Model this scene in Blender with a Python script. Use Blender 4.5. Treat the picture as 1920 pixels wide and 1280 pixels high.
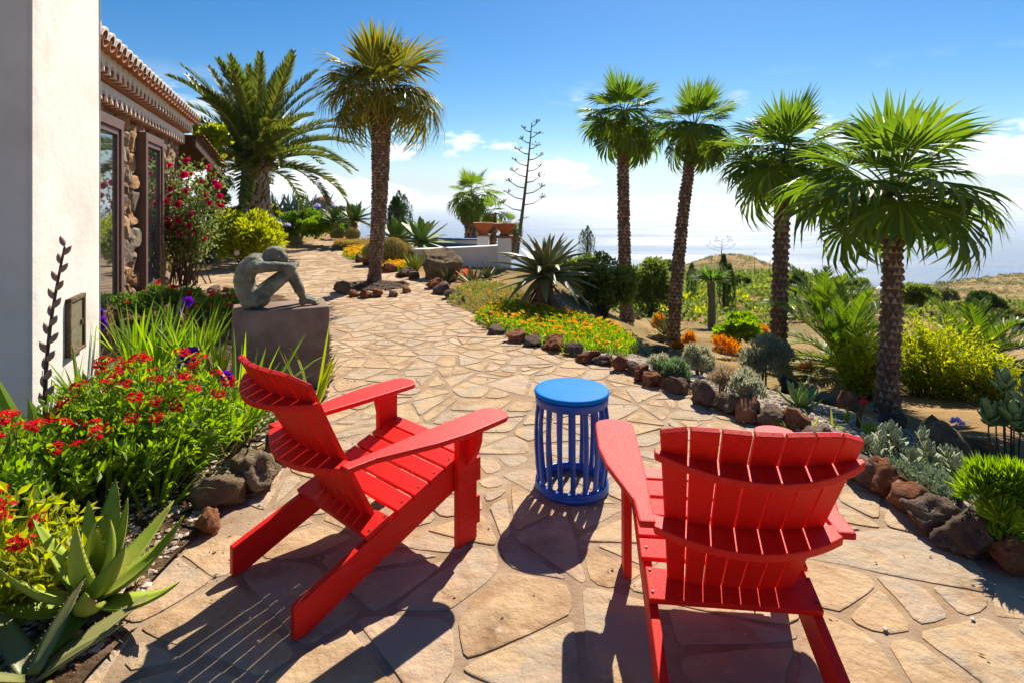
import bpy, math, random
import numpy as np
from mathutils import Vector, Matrix, Euler, noise
for o in list(bpy.data.objects): bpy.data.objects.remove(o)
S = bpy.context.scene
C = S.collection
rd = math.radians
# ---------------------------------------------------------------- camera
HC, FP, HV = 1.5, 1056.0, 375.0           # eye height, focal length in 1920-px units, horizon row
cam = bpy.data.cameras.new('camera'); co = bpy.data.objects.new('camera', cam); C.objects.link(co)
cam.sensor_width = 36.0; cam.lens = FP / 1920 * 36; cam.shift_y = -(640 - HV) / 1920
cam.clip_start = 0.05; cam.clip_end = 200000
co.location = (0, 0, HC); co.rotation_euler = (rd(90), 0, 0)
S.camera = co
# ---------------------------------------------------------------- sky, sun, exposure
SUN_EL, SUN_AZ = 44.0, 20.0               # azimuth to the right of straight ahead (+Y)
W = bpy.data.worlds.new('World'); S.world = W; W.use_nodes = True
nt = W.node_tree; nt.nodes.clear()
def wn(t, **k):
    n = nt.nodes.new(t)
    for a, b in k.items(): setattr(n, a, b)
    return n
sky = wn('ShaderNodeTexSky', sky_type='NISHITA', sun_disc=False)
sky.sun_elevation = rd(SUN_EL); sky.sun_rotation = rd(SUN_AZ)
sky.altitude = 300; sky.air_density = 1.0; sky.dust_density = 0.25; sky.ozone_density = 4.0
bg = wn('ShaderNodeBackground'); bg.inputs['Strength'].default_value = 0.050
out = wn('ShaderNodeOutputWorld')
tc = wn('ShaderNodeTexCoord'); sep = wn('ShaderNodeSeparateXYZ'); mp = wn('ShaderNodeMapping')
mp.inputs['Scale'].default_value = (1, 1, 2.6); mp.inputs['Location'].default_value = (0.84, 6.18, 0.60)
nz = wn('ShaderNodeTexNoise'); nz.inputs['Scale'].default_value = 5.5; nz.inputs['Detail'].default_value = 9; nz.inputs['Roughness'].default_value = 0.56
rp = wn('ShaderNodeValToRGB'); rp.color_ramp.elements[0].position = 0.525; rp.color_ramp.elements[1].position = 0.60
lo = wn('ShaderNodeMapRange', interpolation_type='SMOOTHSTEP'); lo.inputs[1].default_value = -0.01; lo.inputs[2].default_value = 0.03
hi = wn('ShaderNodeMapRange', interpolation_type='SMOOTHSTEP'); hi.inputs[1].default_value = 0.22; hi.inputs[2].default_value = 0.08
m1 = wn('ShaderNodeMath', operation='MULTIPLY'); m2 = wn('ShaderNodeMath', operation='MULTIPLY'); m3 = wn('ShaderNodeMath', operation='MULTIPLY'); m3.inputs[1].default_value = 0.95
mx = wn('ShaderNodeMix', data_type='RGBA'); mx.inputs['B'].default_value = (12.0, 12.1, 12.4, 1)
hsv = wn('ShaderNodeHueSaturation'); hsv.inputs['Saturation'].default_value = 1.34
L = nt.links.new
L(tc.outputs['Generated'], sep.inputs[0]); L(tc.outputs['Generated'], mp.inputs[0]); L(mp.outputs[0], nz.inputs['Vector'])
L(nz.outputs['Fac'], rp.inputs[0]); L(sep.outputs[2], lo.inputs[0]); L(sep.outputs[2], hi.inputs[0])
L(rp.outputs[0], m1.inputs[0]); L(lo.outputs[0], m1.inputs[1]); L(m1.outputs[0], m2.inputs[0]); L(hi.outputs[0], m2.inputs[1]); L(m2.outputs[0], m3.inputs[0])
hz_ = wn('ShaderNodeMapRange', interpolation_type='SMOOTHERSTEP'); hz_.inputs[1].default_value = 0.12; hz_.inputs[2].default_value = -0.02; hz_.inputs[4].default_value = 0.80
hm = wn('ShaderNodeMix', data_type='RGBA'); hm.inputs['B'].default_value = (5.6, 6.8, 8.2, 1)      # pale marine air low in the sky
L(sep.outputs[2], hz_.inputs[0]); L(hz_.outputs[0], hm.inputs['Factor'])
L(sky.outputs[0], hsv.inputs['Color']); L(hsv.outputs[0], hm.inputs['A']); L(hm.outputs['Result'], mx.inputs['A']); L(m3.outputs[0], mx.inputs['Factor'])
L(mx.outputs['Result'], bg.inputs['Color']); L(bg.outputs[0], out.inputs[0])
sd = bpy.data.lights.new('sun', 'SUN'); sd.energy = 3.9; sd.angle = rd(0.5); sd.color = (1.0, 0.91, 0.78)
so = bpy.data.objects.new('sun', sd); C.objects.link(so)
sdir = Vector((math.sin(rd(SUN_AZ)) * math.cos(rd(SUN_EL)), math.cos(rd(SUN_AZ)) * math.cos(rd(SUN_EL)), math.sin(rd(SUN_EL))))
so.rotation_euler = sdir.to_track_quat('Z', 'Y').to_euler(); so.location = (3, 8, 12)
S.view_settings.view_transform = 'Standard'; S.view_settings.look = 'None'; S.view_settings.gamma = 1
S.view_settings.use_curve_mapping = False; S.view_settings.exposure = 1.25
S.render.engine = 'CYCLES'
try:
    S.cycles.max_bounces = 8; S.cycles.diffuse_bounces = 4; S.cycles.volume_bounces = 1; S.cycles.transparent_max_bounces = 8
except Exception: pass
# ---------------------------------------------------------------- helpers
R = random.Random(11); rng = np.random.default_rng(11)
def gp(u, v, z=0.0):
    """point at height z seen at photo position (u, v)"""
    y = (HC - z) * FP / (v - HV)
    return Vector(((u - 960) * y / FP, y, z))
def xat(u, y): return (u - 960) * y / FP
def zat(v, y): return HC - (v - HV) * y / FP
class MB:
    def __init__(s): s.v = []; s.f = []; s.n = 0
    def add(s, V, F, mi=0):
        V = np.asarray(V, float).reshape(-1, 3)
        if isinstance(F, np.ndarray): s.f.append((F + s.n, mi))
        else:
            by = {}
            for f in F: by.setdefault(len(f), []).append(f)
            for k, l in by.items(): s.f.append((np.array(l, int) + s.n, mi))
        s.v.append(V); s.n += len(V); return s
    def mesh(s, name, mats, smooth=False):
        me = bpy.data.meshes.new(name)
        V = np.concatenate(s.v); me.vertices.add(len(V)); me.vertices.foreach_set('co', V.astype(np.float32).ravel())
        li = np.concatenate([f.ravel() for f, _ in s.f]); tot = np.concatenate([np.full(len(f), f.shape[1]) for f, _ in s.f])
        mi = np.concatenate([np.full(len(f), m) for f, m in s.f])
        st = np.concatenate([[0], np.cumsum(tot)[:-1]])
        me.loops.add(len(li)); me.loops.foreach_set('vertex_index', li.astype(np.int32))
        me.polygons.add(len(tot)); me.polygons.foreach_set('loop_start', st.astype(np.int32))
        for m in (mats if isinstance(mats, (list, tuple)) else [mats]): me.materials.append(m)
        me.polygons.foreach_set('material_index', mi.astype(np.int32))
        me.polygons.foreach_set('use_smooth', np.full(len(tot), bool(smooth)))
        me.update(calc_edges=True); return me
    # shapes
    def box(s, c, size, M=None, mi=0):
        hx, hy, hz = [a / 2 for a in size]
        V = np.array([(x, y, z) for z in (-hz, hz) for y in (-hy, hy) for x in (-hx, hx)])
        if M is not None: V = V @ np.array(M.to_3x3()).T
        V = V + np.array(c)
        return s.add(V, [(0, 2, 3, 1), (4, 5, 7, 6), (0, 1, 5, 4), (2, 6, 7, 3), (0, 4, 6, 2), (1, 3, 7, 5)], mi)
    def prism(s, poly, h0, h1, axes=((1, 0, 0), (0, 1, 0), (0, 0, 1)), org=(0, 0, 0), mi=0):
        a, b, c = [np.array(q, float) for q in axes]; p = np.array(poly, float); n = len(p)
        base = p[:, :1] * a + p[:, 1:2] * b + np.array(org, float)
        V = np.concatenate([base + c * h0, base + c * h1])
        F = [tuple(range(n - 1, -1, -1)), tuple(range(n, 2 * n))] + [(i, (i + 1) % n, n + (i + 1) % n, n + i) for i in range(n)]
        return s.add(V, F, mi)
    def tube(s, pts, rad, n=8, mi=0, cap=True, flat=1.0):
        P = np.array(pts, float); k = len(P)
        rad = np.broadcast_to(np.asarray(rad, float), (k,))
        T = np.gradient(P, axis=0); T /= np.linalg.norm(T, axis=1)[:, None] + 1e-9
        up = np.array((0, 0, 1.0)) if abs(T[0, 2]) < 0.9 else np.array((0, 1.0, 0))
        V = []
        for i in range(k):
            a = np.cross(up, T[i]); a /= np.linalg.norm(a) + 1e-9; b = np.cross(T[i], a)
            th = np.arange(n) * 2 * np.pi / n
            V.append(P[i] + rad[i] * (np.cos(th)[:, None] * a + flat * np.sin(th)[:, None] * b))
        F = [(i * n + j, i * n + (j + 1) % n, (i + 1) * n + (j + 1) % n, (i + 1) * n + j) for i in range(k - 1) for j in range(n)]
        if cap: F += [tuple(range(n - 1, -1, -1)), tuple((k - 1) * n + j for j in range(n))]
        return s.add(np.concatenate(V), F, mi)
    def lathe(s, prof, n=24, mi=0, c=(0, 0, 0), cap=True, wob=None):
        th = np.arange(n) * 2 * np.pi / n; V = []; k = len(prof)
        for r, z in prof:
            rr = r if wob is None else r * (1 + wob(th, z))
            V.append(np.stack([np.cos(th) * rr, np.sin(th) * rr, np.full(n, z)], 1))
        F = [(i * n + j, i * n + (j + 1) % n, (i + 1) * n + (j + 1) % n, (i + 1) * n + j) for i in range(k - 1) for j in range(n)]
        if cap: F += [tuple(range(n - 1, -1, -1)), tuple((k - 1) * n + j for j in range(n))]
        return s.add(np.concatenate(V) + np.array(c, float), F, mi)
    def ribbon(s, P, Sd, N=None, mi=0):
        """P centre lines (n,k,3), Sd half widths (n,k,3), N fold offset of the edges (n,k,3)"""
        n, k, _ = P.shape
        if N is None:
            V = np.stack([P - Sd, P + Sd], 2).reshape(-1, 3); w = 2
        else:
            V = np.stack([P - Sd + N, P, P + Sd + N], 2).reshape(-1, 3); w = 3
        b = (np.arange(n) * k * w)[:, None, None] + (np.arange(k - 1) * w)[None, :, None] + np.arange(w - 1)[None, None, :]
        b = b.reshape(-1); F = np.stack([b, b + 1, b + w + 1, b + w], 1)
        return s.add(V, F, mi)
    def leaves(s, Pt, D, ln, wd, mi=0, fold=0.25, up=None):
        """diamond leaves: base Pt (n,3), direction D, length, width (scalars or arrays)"""
        n = len(Pt); D = D / (np.linalg.norm(D, axis=1)[:, None] + 1e-9)
        A = rng.normal(size=(n, 3)) if up is None else np.cross(D, up + rng.normal(size=(n, 3)) * 0.35)
        if up is None: A = np.cross(D, A)
        A /= np.linalg.norm(A, axis=1)[:, None] + 1e-9; Nn = np.cross(A, D)
        ln = np.broadcast_to(np.asarray(ln, float), (n,))[:, None]; wd = np.broadcast_to(np.asarray(wd, float), (n,))[:, None]
        mid = Pt + D * ln * 0.45 + Nn * wd * fold
        V = np.stack([Pt, mid + A * wd * 0.5, Pt + D * ln, mid - A * wd * 0.5], 1).reshape(-1, 3)
        b = np.arange(n)[:, None] * 4; F = np.concatenate([b + np.array([[0, 1, 2]]), b + np.array([[0, 2, 3]])])
        return s.add(V, F, mi)
def setp(o, label=None, cat=None, group=None, kind=None):
    for k, v in (('label', label), ('category', cat), ('group', group), ('kind', kind)):
        if v: o[k] = v
    return o
def thing(name, label, cat, loc=(0, 0, 0), rz=0.0, group=None):
    o = bpy.data.objects.new(name, None); o.empty_display_size = 0.1; C.objects.link(o)
    o.location = loc; o.rotation_euler = (0, 0, rz); return setp(o, label, cat, group)
def ob(name, me, parent=None, M=None, kind=None, label=None, cat=None, group=None):
    o = bpy.data.objects.new(name, me); C.objects.link(o)
    if parent is not None: o.parent = parent
    if M is not None: o.matrix_local = M
    return setp(o, label, cat, group, kind)
def struct(name, me): return ob(name, me, kind='structure')
def bevel(o, w=0.003, seg=2):
    m = o.modifiers.new('bevel', 'BEVEL'); m.width = w; m.segments = seg; m.limit_method = 'ANGLE'; m.angle_limit = rd(35)
    return o
def TRS(loc=(0, 0, 0), rot=(0, 0, 0), sc=(1, 1, 1)):
    if not hasattr(sc, '__len__'): sc = (sc,) * 3
    return Matrix.LocRotScale(Vector(loc), Euler(rot), Vector(sc))
def unit(v): return v / (np.linalg.norm(v, axis=-1, keepdims=True) + 1e-9)
ORD = ['first', 'second', 'third', 'fourth', 'fifth', 'sixth', 'seventh', 'eighth', 'ninth', 'tenth', 'eleventh', 'twelfth', 'thirteenth', 'fourteenth', 'fifteenth', 'sixteenth', 'seventeenth', 'eighteenth', 'nineteenth', 'twentieth', 'twenty-first', 'twenty-second', 'twenty-third', 'twenty-fourth', 'twenty-fifth', 'twenty-sixth', 'twenty-seventh', 'twenty-eighth', 'twenty-ninth', 'thirtieth']
# ---------------------------------------------------------------- materials
def mat(name, cols, by='noise', scale=4.0, rough=0.7, bump=0.0, bscale=30.0, transl=0.0, spec=0.3, rnd=0.5, detail=6, stretch=None, stain=None, metal=0.0, dist=0.02, coat=0.0):
    """cols: colour ramp. by: noise / island / object (random per piece mixed with noise by rnd)"""
    m = bpy.data.materials.new(name); m.use_nodes = True; t = m.node_tree; N = t.nodes; K = t.links.new; N.clear()
    o = N.new('ShaderNodeOutputMaterial'); b = N.new('ShaderNodeBsdfPrincipled')
    b.inputs['Roughness'].default_value = rough; b.inputs['Specular IOR Level'].default_value = spec; b.inputs['Metallic'].default_value = metal
    b.inputs['Coat Weight'].default_value = coat
    g = N.new('ShaderNodeNewGeometry'); vec = g.outputs['Position']
    if stretch:
        q = N.new('ShaderNodeTexCoord'); mm = N.new('ShaderNodeMapping'); mm.inputs['Scale'].default_value = stretch; K(q.outputs['Object'], mm.inputs[0]); vec = mm.outputs[0]
    n = N.new('ShaderNodeTexNoise'); n.inputs['Scale'].default_value = scale; n.inputs['Detail'].default_value = detail; n.inputs['Roughness'].default_value = 0.6; K(vec, n.inputs['Vector'])
    nc = N.new('ShaderNodeMapRange'); nc.inputs[1].default_value = 0.28; nc.inputs[2].default_value = 0.72; K(n.outputs['Fac'], nc.inputs[0]); fac = nc.outputs[0]
    if by != 'noise':
        if by == 'island': rs = g.outputs['Random Per Island']
        else: oi = N.new('ShaderNodeObjectInfo'); rs = oi.outputs['Random']
        x = N.new('ShaderNodeMix'); x.inputs[0].default_value = rnd; K(fac, x.inputs[2]); K(rs, x.inputs[3]); fac = x.outputs[0]
    r = N.new('ShaderNodeValToRGB'); e = r.color_ramp.elements
    while len(e) < len(cols): e.new(0.5)
    for i, c in enumerate(cols): e[i].position = i / max(1, len(cols) - 1); e[i].color = (*c, 1)
    K(fac, r.inputs[0]); col = r.outputs[0]
    for stain in ([] if not stain else stain if isinstance(stain, list) else [stain]):   # (colour, scale, lo, hi, amount)
        sn = N.new('ShaderNodeTexNoise'); sn.inputs['Scale'].default_value = stain[1]; sn.inputs['Detail'].default_value = 7; sn.inputs['Roughness'].default_value = 0.65; K(g.outputs['Position'], sn.inputs['Vector'])
        sm = N.new('ShaderNodeMapRange'); sm.inputs[1].default_value = stain[2]; sm.inputs[2].default_value = stain[3]; sm.inputs[4].default_value = stain[4]; K(sn.outputs['Fac'], sm.inputs[0])
        x = N.new('ShaderNodeMix'); x.data_type = 'RGBA'; K(sm.outputs[0], x.inputs['Factor']); K(col, x.inputs['A']); x.inputs['B'].default_value = (*stain[0], 1); col = x.outputs['Result']
    K(col, b.inputs['Base Color'])
    if bump:
        bn = N.new('ShaderNodeTexNoise'); bn.inputs['Scale'].default_value = bscale; bn.inputs['Detail'].default_value = 8; bn.inputs['Roughness'].default_value = 0.65; K(vec, bn.inputs['Vector'])
        bb = N.new('ShaderNodeBump'); bb.inputs['Strength'].default_value = bump; bb.inputs['Distance'].default_value = dist; K(bn.outputs['Fac'], bb.inputs['Height']); K(bb.outputs[0], b.inputs['Normal'])
    if transl:
        tr = N.new('ShaderNodeBsdfTranslucent'); hs = N.new('ShaderNodeHueSaturation'); hs.inputs['Value'].default_value = 1.6; hs.inputs['Saturation'].default_value = 1.1
        K(col, hs.inputs['Color']); K(hs.outputs[0], tr.inputs['Color']); x = N.new('ShaderNodeMixShader'); x.inputs[0].default_value = transl
        K(b.outputs[0], x.inputs[1]); K(tr.outputs[0], x.inputs[2]); K(x.outputs[0], o.inputs[0])
    else: K(b.outputs[0], o.inputs[0])
    return m
def leafm(name, *cols, t=0.35, rough=0.5, spec=0.35): return mat(name, cols, 'island', 0.9, rough, transl=t, spec=spec, rnd=0.7)
MT = {}
MT['plaster'] = mat('white_plaster', [(.57, .525, .465), (.67, .63, .575), (.71, .675, .625)], scale=1.4, rough=.92, bump=.45, bscale=8, spec=.06, stain=[((.47, .39, .31), 2.2, .56, .8, .5), ((.56, .51, .45), 11, .62, .74, .3)], dist=.02)
MT['whitewall'] = mat('whitewashed_wall', [(.74, .73, .72), (.80, .79, .78)], scale=3, rough=.85, bump=.2, bscale=20, spec=.1)
MT['flag'] = mat('flagstone', [(.20, .12, .06), (.36, .235, .13), (.46, .32, .18), (.36, .285, .20), (.44, .30, .19), (.54, .42, .28)], 'object', 4.5, .8, .9, 9, spec=.15, rnd=.5, stain=[((.24, .125, .045), 3.2, .53, .68, .7), ((.30, .27, .23), 1.7, .56, .7, .6), ((.58, .47, .33), 8.0, .60, .72, .6)], dist=.03)
MT['flagfar'] = mat('flagstone_far', [(.26, .165, .09), (.37, .245, .14), (.46, .32, .19), (.54, .41, .27)], 'island', 2.6, .8, .5, 18, spec=.15, rnd=.62, stain=((.29, .16, .065), 4.0, .58, .75, .5))
MT['mortar'] = mat('mortar', [(.22, .15, .09), (.31, .22, .14), (.39, .295, .20)], scale=7, rough=.9, bump=.6, bscale=60, spec=.1, stain=[((.38, .22, .08), 2.2, .54, .7, .6), ((.14, .095, .06), 9, .58, .72, .45)], dist=.01)
MT['soil'] = mat('bed_soil', [(.05, .03, .018), (.11, .07, .04), (.20, .14, .09)], scale=12, rough=.95, bump=.8, bscale=45, spec=.05, dist=.03)
MT['pebble'] = mat('pebble', [(.14, .10, .075), (.31, .24, .175), (.46, .38, .30), (.58, .52, .45)], 'island', 9, .85, spec=.15, rnd=.85)
MT['lava'] = mat('lava_rock', [(.06, .04, .03), (.145, .10, .073), (.25, .18, .13)], 'object', 10, .95, 1.0, 34, spec=.12, rnd=.4, stain=((.36, .30, .22), 14, .56, .7, .6), dist=.05)
MT['lavared'] = mat('red_lava_rock', [(.11, .04, .02), (.26, .105, .05), (.40, .19, .095)], 'object', 9, .95, 1.0, 34, spec=.1, rnd=.4, stain=[((.13, .08, .055), 12, .54, .68, .7), ((.42, .30, .20), 20, .60, .72, .5)], dist=.05)
MT['lavatan'] = mat('tan_lava_rock', [(.11, .075, .04), (.25, .18, .105), (.38, .29, .19)], 'object', 9, .95, 1.0, 40, spec=.1, rnd=.35, stain=((.08, .06, .045), 12, .55, .7, .7), dist=.05)
MT['red'] = mat('red_paint', [(.56, .004, .003), (.70, .008, .004), (.77, .018, .008)], 'object', 5, .48, .45, 20, spec=.24, rnd=.35, stretch=(18, .9, 18), dist=.004, stain=[((.80, .10, .07), 8, .62, .82, .30), ((.42, .004, .003), 14, .60, .75, .4)])
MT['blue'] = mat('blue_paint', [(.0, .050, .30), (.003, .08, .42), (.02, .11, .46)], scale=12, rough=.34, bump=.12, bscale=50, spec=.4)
MT['bluesheen'] = mat('blue_paint_top_sheen', [(.0, .16, .56), (.001, .20, .62)], scale=10, rough=.6, bump=.06, bscale=70, spec=.08)  # the stool's blue, lightened: sheen of the lit seat painted into the colour
MT['screw'] = mat('screw_metal', [(.03, .02, .02), (.05, .03, .03)], rough=.5, metal=.6)
MT['pedestal'] = mat('pedestal_concrete', [(.15, .10, .072), (.23, .16, .12), (.30, .22, .175)], scale=5, rough=.85, bump=.35, bscale=30, spec=.12, stain=((.12, .08, .06), 3, .55, .75, .5))
MT['bronze'] = mat('bronze_patina', [(.075, .068, .042), (.17, .165, .11), (.26, .265, .185)], scale=11, rough=.68, bump=.8, bscale=26, spec=.3, stain=[((.06, .05, .035), 7, .53, .68, .75), ((.32, .34, .25), 16, .60, .72, .6)], dist=.014)
MT['wood'] = mat('brown_frame', [(.10, .05, .038), (.15, .08, .062)], scale=6, rough=.5, bump=.1, bscale=40, spec=.4)
MT['darkwood'] = mat('dark_timber', [(.05, .025, .015), (.10, .05, .03)], scale=8, rough=.7, bump=.2, bscale=30)
MT['stone'] = mat('house_stone', [(.09, .06, .04), (.24, .15, .08), (.40, .23, .11), (.28, .22, .16), (.16, .13, .105), (.34, .20, .10)], 'object', 6, .9, .8, 22, spec=.12, rnd=.75, dist=.03)
MT['wallmortar'] = mat('wall_mortar', [(.07, .055, .045), (.13, .105, .085)], scale=9, rough=.95, bump=.6, bscale=40)
MT['tile'] = mat('clay_tile', [(.20, .075, .035), (.34, .13, .06), (.42, .20, .11)], 'object', 7, .8, .3, 30, spec=.2, rnd=.5)
MT['tilewhite'] = mat('limewashed_tile', [(.66, .62, .56), (.78, .75, .70)], scale=8, rough=.9, bump=.3, bscale=30, spec=.1)
MT['terracotta'] = mat('terracotta', [(.34, .09, .035), (.46, .14, .06)], scale=6, rough=.75, bump=.15, bscale=40, spec=.2)
MT['black'] = mat('black_plastic', [(.012, .012, .012), (.02, .02, .02)], rough=.5)
MT['plaque'] = mat('weathered_panel', [(.16, .13, .07), (.26, .22, .13), (.10, .12, .08)], scale=14, rough=.5, bump=.3, bscale=30, metal=.2)
MT['earth'] = mat('dry_earth', [(.20, .11, .045), (.33, .20, .09), (.43, .29, .15)], scale=.35, rough=.95, bump=.6, bscale=6, spec=.05, detail=9, stain=[((.16, .14, .055), 1.6, .50, .66, .65), ((.15, .145, .05), .07, .44, .58, .75)], dist=.12)
# foliage
MT['palm'] = leafm('fan_palm_leaf', (.06, .11, .014), (.105, .175, .020), (.19, .24, .03), t=.54, rough=.4, spec=.45)
MT['palmdry'] = leafm('yellowed_fan_leaf', (.07, .105, .015), (.16, .165, .02), (.36, .24, .035), t=.44, rough=.42, spec=.4)
MT['palmtip'] = leafm('palm_leaf_tip', (.14, .10, .03), (.24, .15, .04), t=.3)
MT['deadleaf'] = leafm('dead_leaf', (.13, .055, .025), (.24, .11, .05), (.30, .18, .09), t=.25, rough=.8)
MT['datepalm'] = leafm('date_palm_leaflet', (.05, .085, .015), (.10, .135, .022), (.21, .19, .03), t=.38, rough=.36, spec=.5)
MT['cycad'] = leafm('low_date_palm_leaflet', (.06, .12, .014), (.11, .18, .018), (.19, .23, .03), t=.42, rough=.42, spec=.4)
MT['rachis'] = mat('frond_stem', [(.17, .15, .04), (.24, .20, .06)], scale=5, rough=.6)
MT['bark'] = mat('palm_bark', [(.13, .08, .055), (.29, .195, .135), (.46, .35, .26)], 'island', 9, .9, .7, 40, spec=.1, rnd=.75, dist=.015)
MT['barkcore'] = mat('palm_trunk_core', [(.09, .055, .036), (.17, .105, .07)], scale=14, rough=.95, bump=.6, bscale=50)
MT['barkgrey'] = mat('grey_palm_scales', [(.25, .19, .14), (.37, .29, .22), (.46, .38, .30)], 'island', 8, .9, .5, 40, spec=.1, rnd=.7)
MT['twig'] = mat('twig', [(.06, .04, .025), (.12, .08, .05)], scale=20, rough=.9)
MT['stalk'] = mat('mast_stalk', [(.07, .07, .05), (.12, .12, .09)], scale=10, rough=.8)
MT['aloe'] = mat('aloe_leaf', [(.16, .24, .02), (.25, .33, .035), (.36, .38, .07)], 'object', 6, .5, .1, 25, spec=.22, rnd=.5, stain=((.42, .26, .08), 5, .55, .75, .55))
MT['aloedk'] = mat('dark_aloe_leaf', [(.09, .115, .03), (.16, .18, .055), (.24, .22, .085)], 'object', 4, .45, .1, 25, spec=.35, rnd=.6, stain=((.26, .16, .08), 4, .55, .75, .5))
MT['tooth'] = mat('aloe_tooth', [(.30, .16, .05), (.36, .22, .08)], rough=.6)
MT['agave'] = mat('soft_agave_leaf', [(.08, .17, .045), (.15, .24, .05), (.30, .33, .05)], 'object', 3, .5, spec=.35, rnd=.6)
MT['blueagave'] = mat('blue_agave_leaf', [(.10, .15, .12), (.17, .23, .19)], 'object', 3, .55, spec=.35, rnd=.6)
MT['deadaloe'] = mat('withered_leaf', [(.12, .06, .035), (.24, .14, .085), (.33, .23, .15)], 'object', 6, .8, rnd=.6)
MT['cactus'] = mat('barrel_cactus_skin', [(.10, .14, .03), (.17, .19, .05)], scale=8, rough=.6)
MT['spine'] = mat('golden_spines', [(.52, .40, .09), (.66, .54, .18)], 'island', 5, .7, rnd=.8)
MT['cypress'] = leafm('cypress_leaf', (.025, .055, .016), (.05, .095, .022), (.085, .135, .03), t=.25, rough=.7)
MT['olive'] = leafm('olive_green_leaf', (.07, .11, .022), (.14, .185, .035), (.22, .26, .055), t=.5)
MT['yellowgreen'] = leafm('yellow_green_leaf', (.16, .20, .010), (.30, .33, .014), (.44, .44, .03), t=.58)
MT['lime'] = leafm('bright_green_leaf', (.10, .20, .015), (.19, .31, .022), (.31, .40, .035), t=.52)
MT['midgreen'] = leafm('mid_green_leaf', (.06, .13, .016), (.11, .20, .025), (.18, .26, .04), t=.46)
MT['rosegreen'] = leafm('rose_leaf', (.085, .135, .035), (.16, .21, .055), (.27, .28, .09), t=.46, rough=.4, spec=.45)
MT['strap'] = leafm('strap_leaf', (.10, .20, .018), (.19, .30, .025), (.30, .38, .04), t=.52, rough=.4)
MT['strapdk'] = leafm('dark_strap_leaf', (.06, .13, .02), (.12, .20, .025), (.20, .27, .035), t=.46, rough=.4)
MT['straw'] = leafm('straw_leaf', (.28, .18, .06), (.40, .28, .11), t=.3)
MT['lavender'] = leafm('grey_lavender_leaf', (.20, .21, .12), (.31, .32, .20), (.42, .41, .30), t=.4, rough=.8, spec=.05)
MT['lavgreen'] = leafm('green_lavender_leaf', (.10, .18, .08), (.16, .25, .11), (.24, .33, .15), t=.3, rough=.7, spec=.1)
MT['drybrush'] = leafm('dry_brush', (.22, .15, .08), (.35, .26, .15), (.45, .35, .22), t=.3, rough=.9, spec=.05)
MT['greysucc'] = leafm('grey_succulent_leaf', (.12, .18, .09), (.21, .27, .15), (.30, .33, .20), t=.15, rough=.6)
MT['scrub'] = leafm('hill_scrub', (.06, .08, .02), (.11, .13, .03), (.18, .18, .05), t=.3)
MT['iceplant'] = leafm('ice_plant_leaf', (.13, .20, .035), (.25, .26, .06), (.38, .20, .10), t=.4)
MT['orangetip'] = leafm('orange_succulent', (.45, .12, .008), (.62, .22, .012), (.66, .34, .02), t=.3, rough=.8, spec=.08)
MT['fred'] = leafm('red_petal', (.50, .004, .012), (.68, .012, .022), (.74, .03, .05), t=.3, rough=.8, spec=.08)
MT['fpink'] = leafm('rose_petal', (.50, .004, .06), (.66, .015, .12), (.74, .05, .20), t=.3, rough=.8, spec=.08)
MT['fpurple'] = leafm('purple_petal', (.055, .008, .20), (.11, .015, .34), (.17, .03, .44), t=.35, rough=.8, spec=.08)
MT['forange'] = leafm('orange_petal', (.66, .15, .002), (.76, .25, .003), (.80, .33, .005), t=.3, rough=.8, spec=.08)
MT['fyellow'] = leafm('yellow_petal', (.70, .38, .006), (.80, .52, .012), t=.3, rough=.8, spec=.08)
MT['fwhite'] = leafm('white_petal', (.72, .70, .66), (.80, .78, .72), t=.35, rough=.8, spec=.08)
MT['flilac'] = leafm('lilac_petal', (.42, .36, .70), (.54, .48, .78), t=.4, rough=.8, spec=.08)
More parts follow.
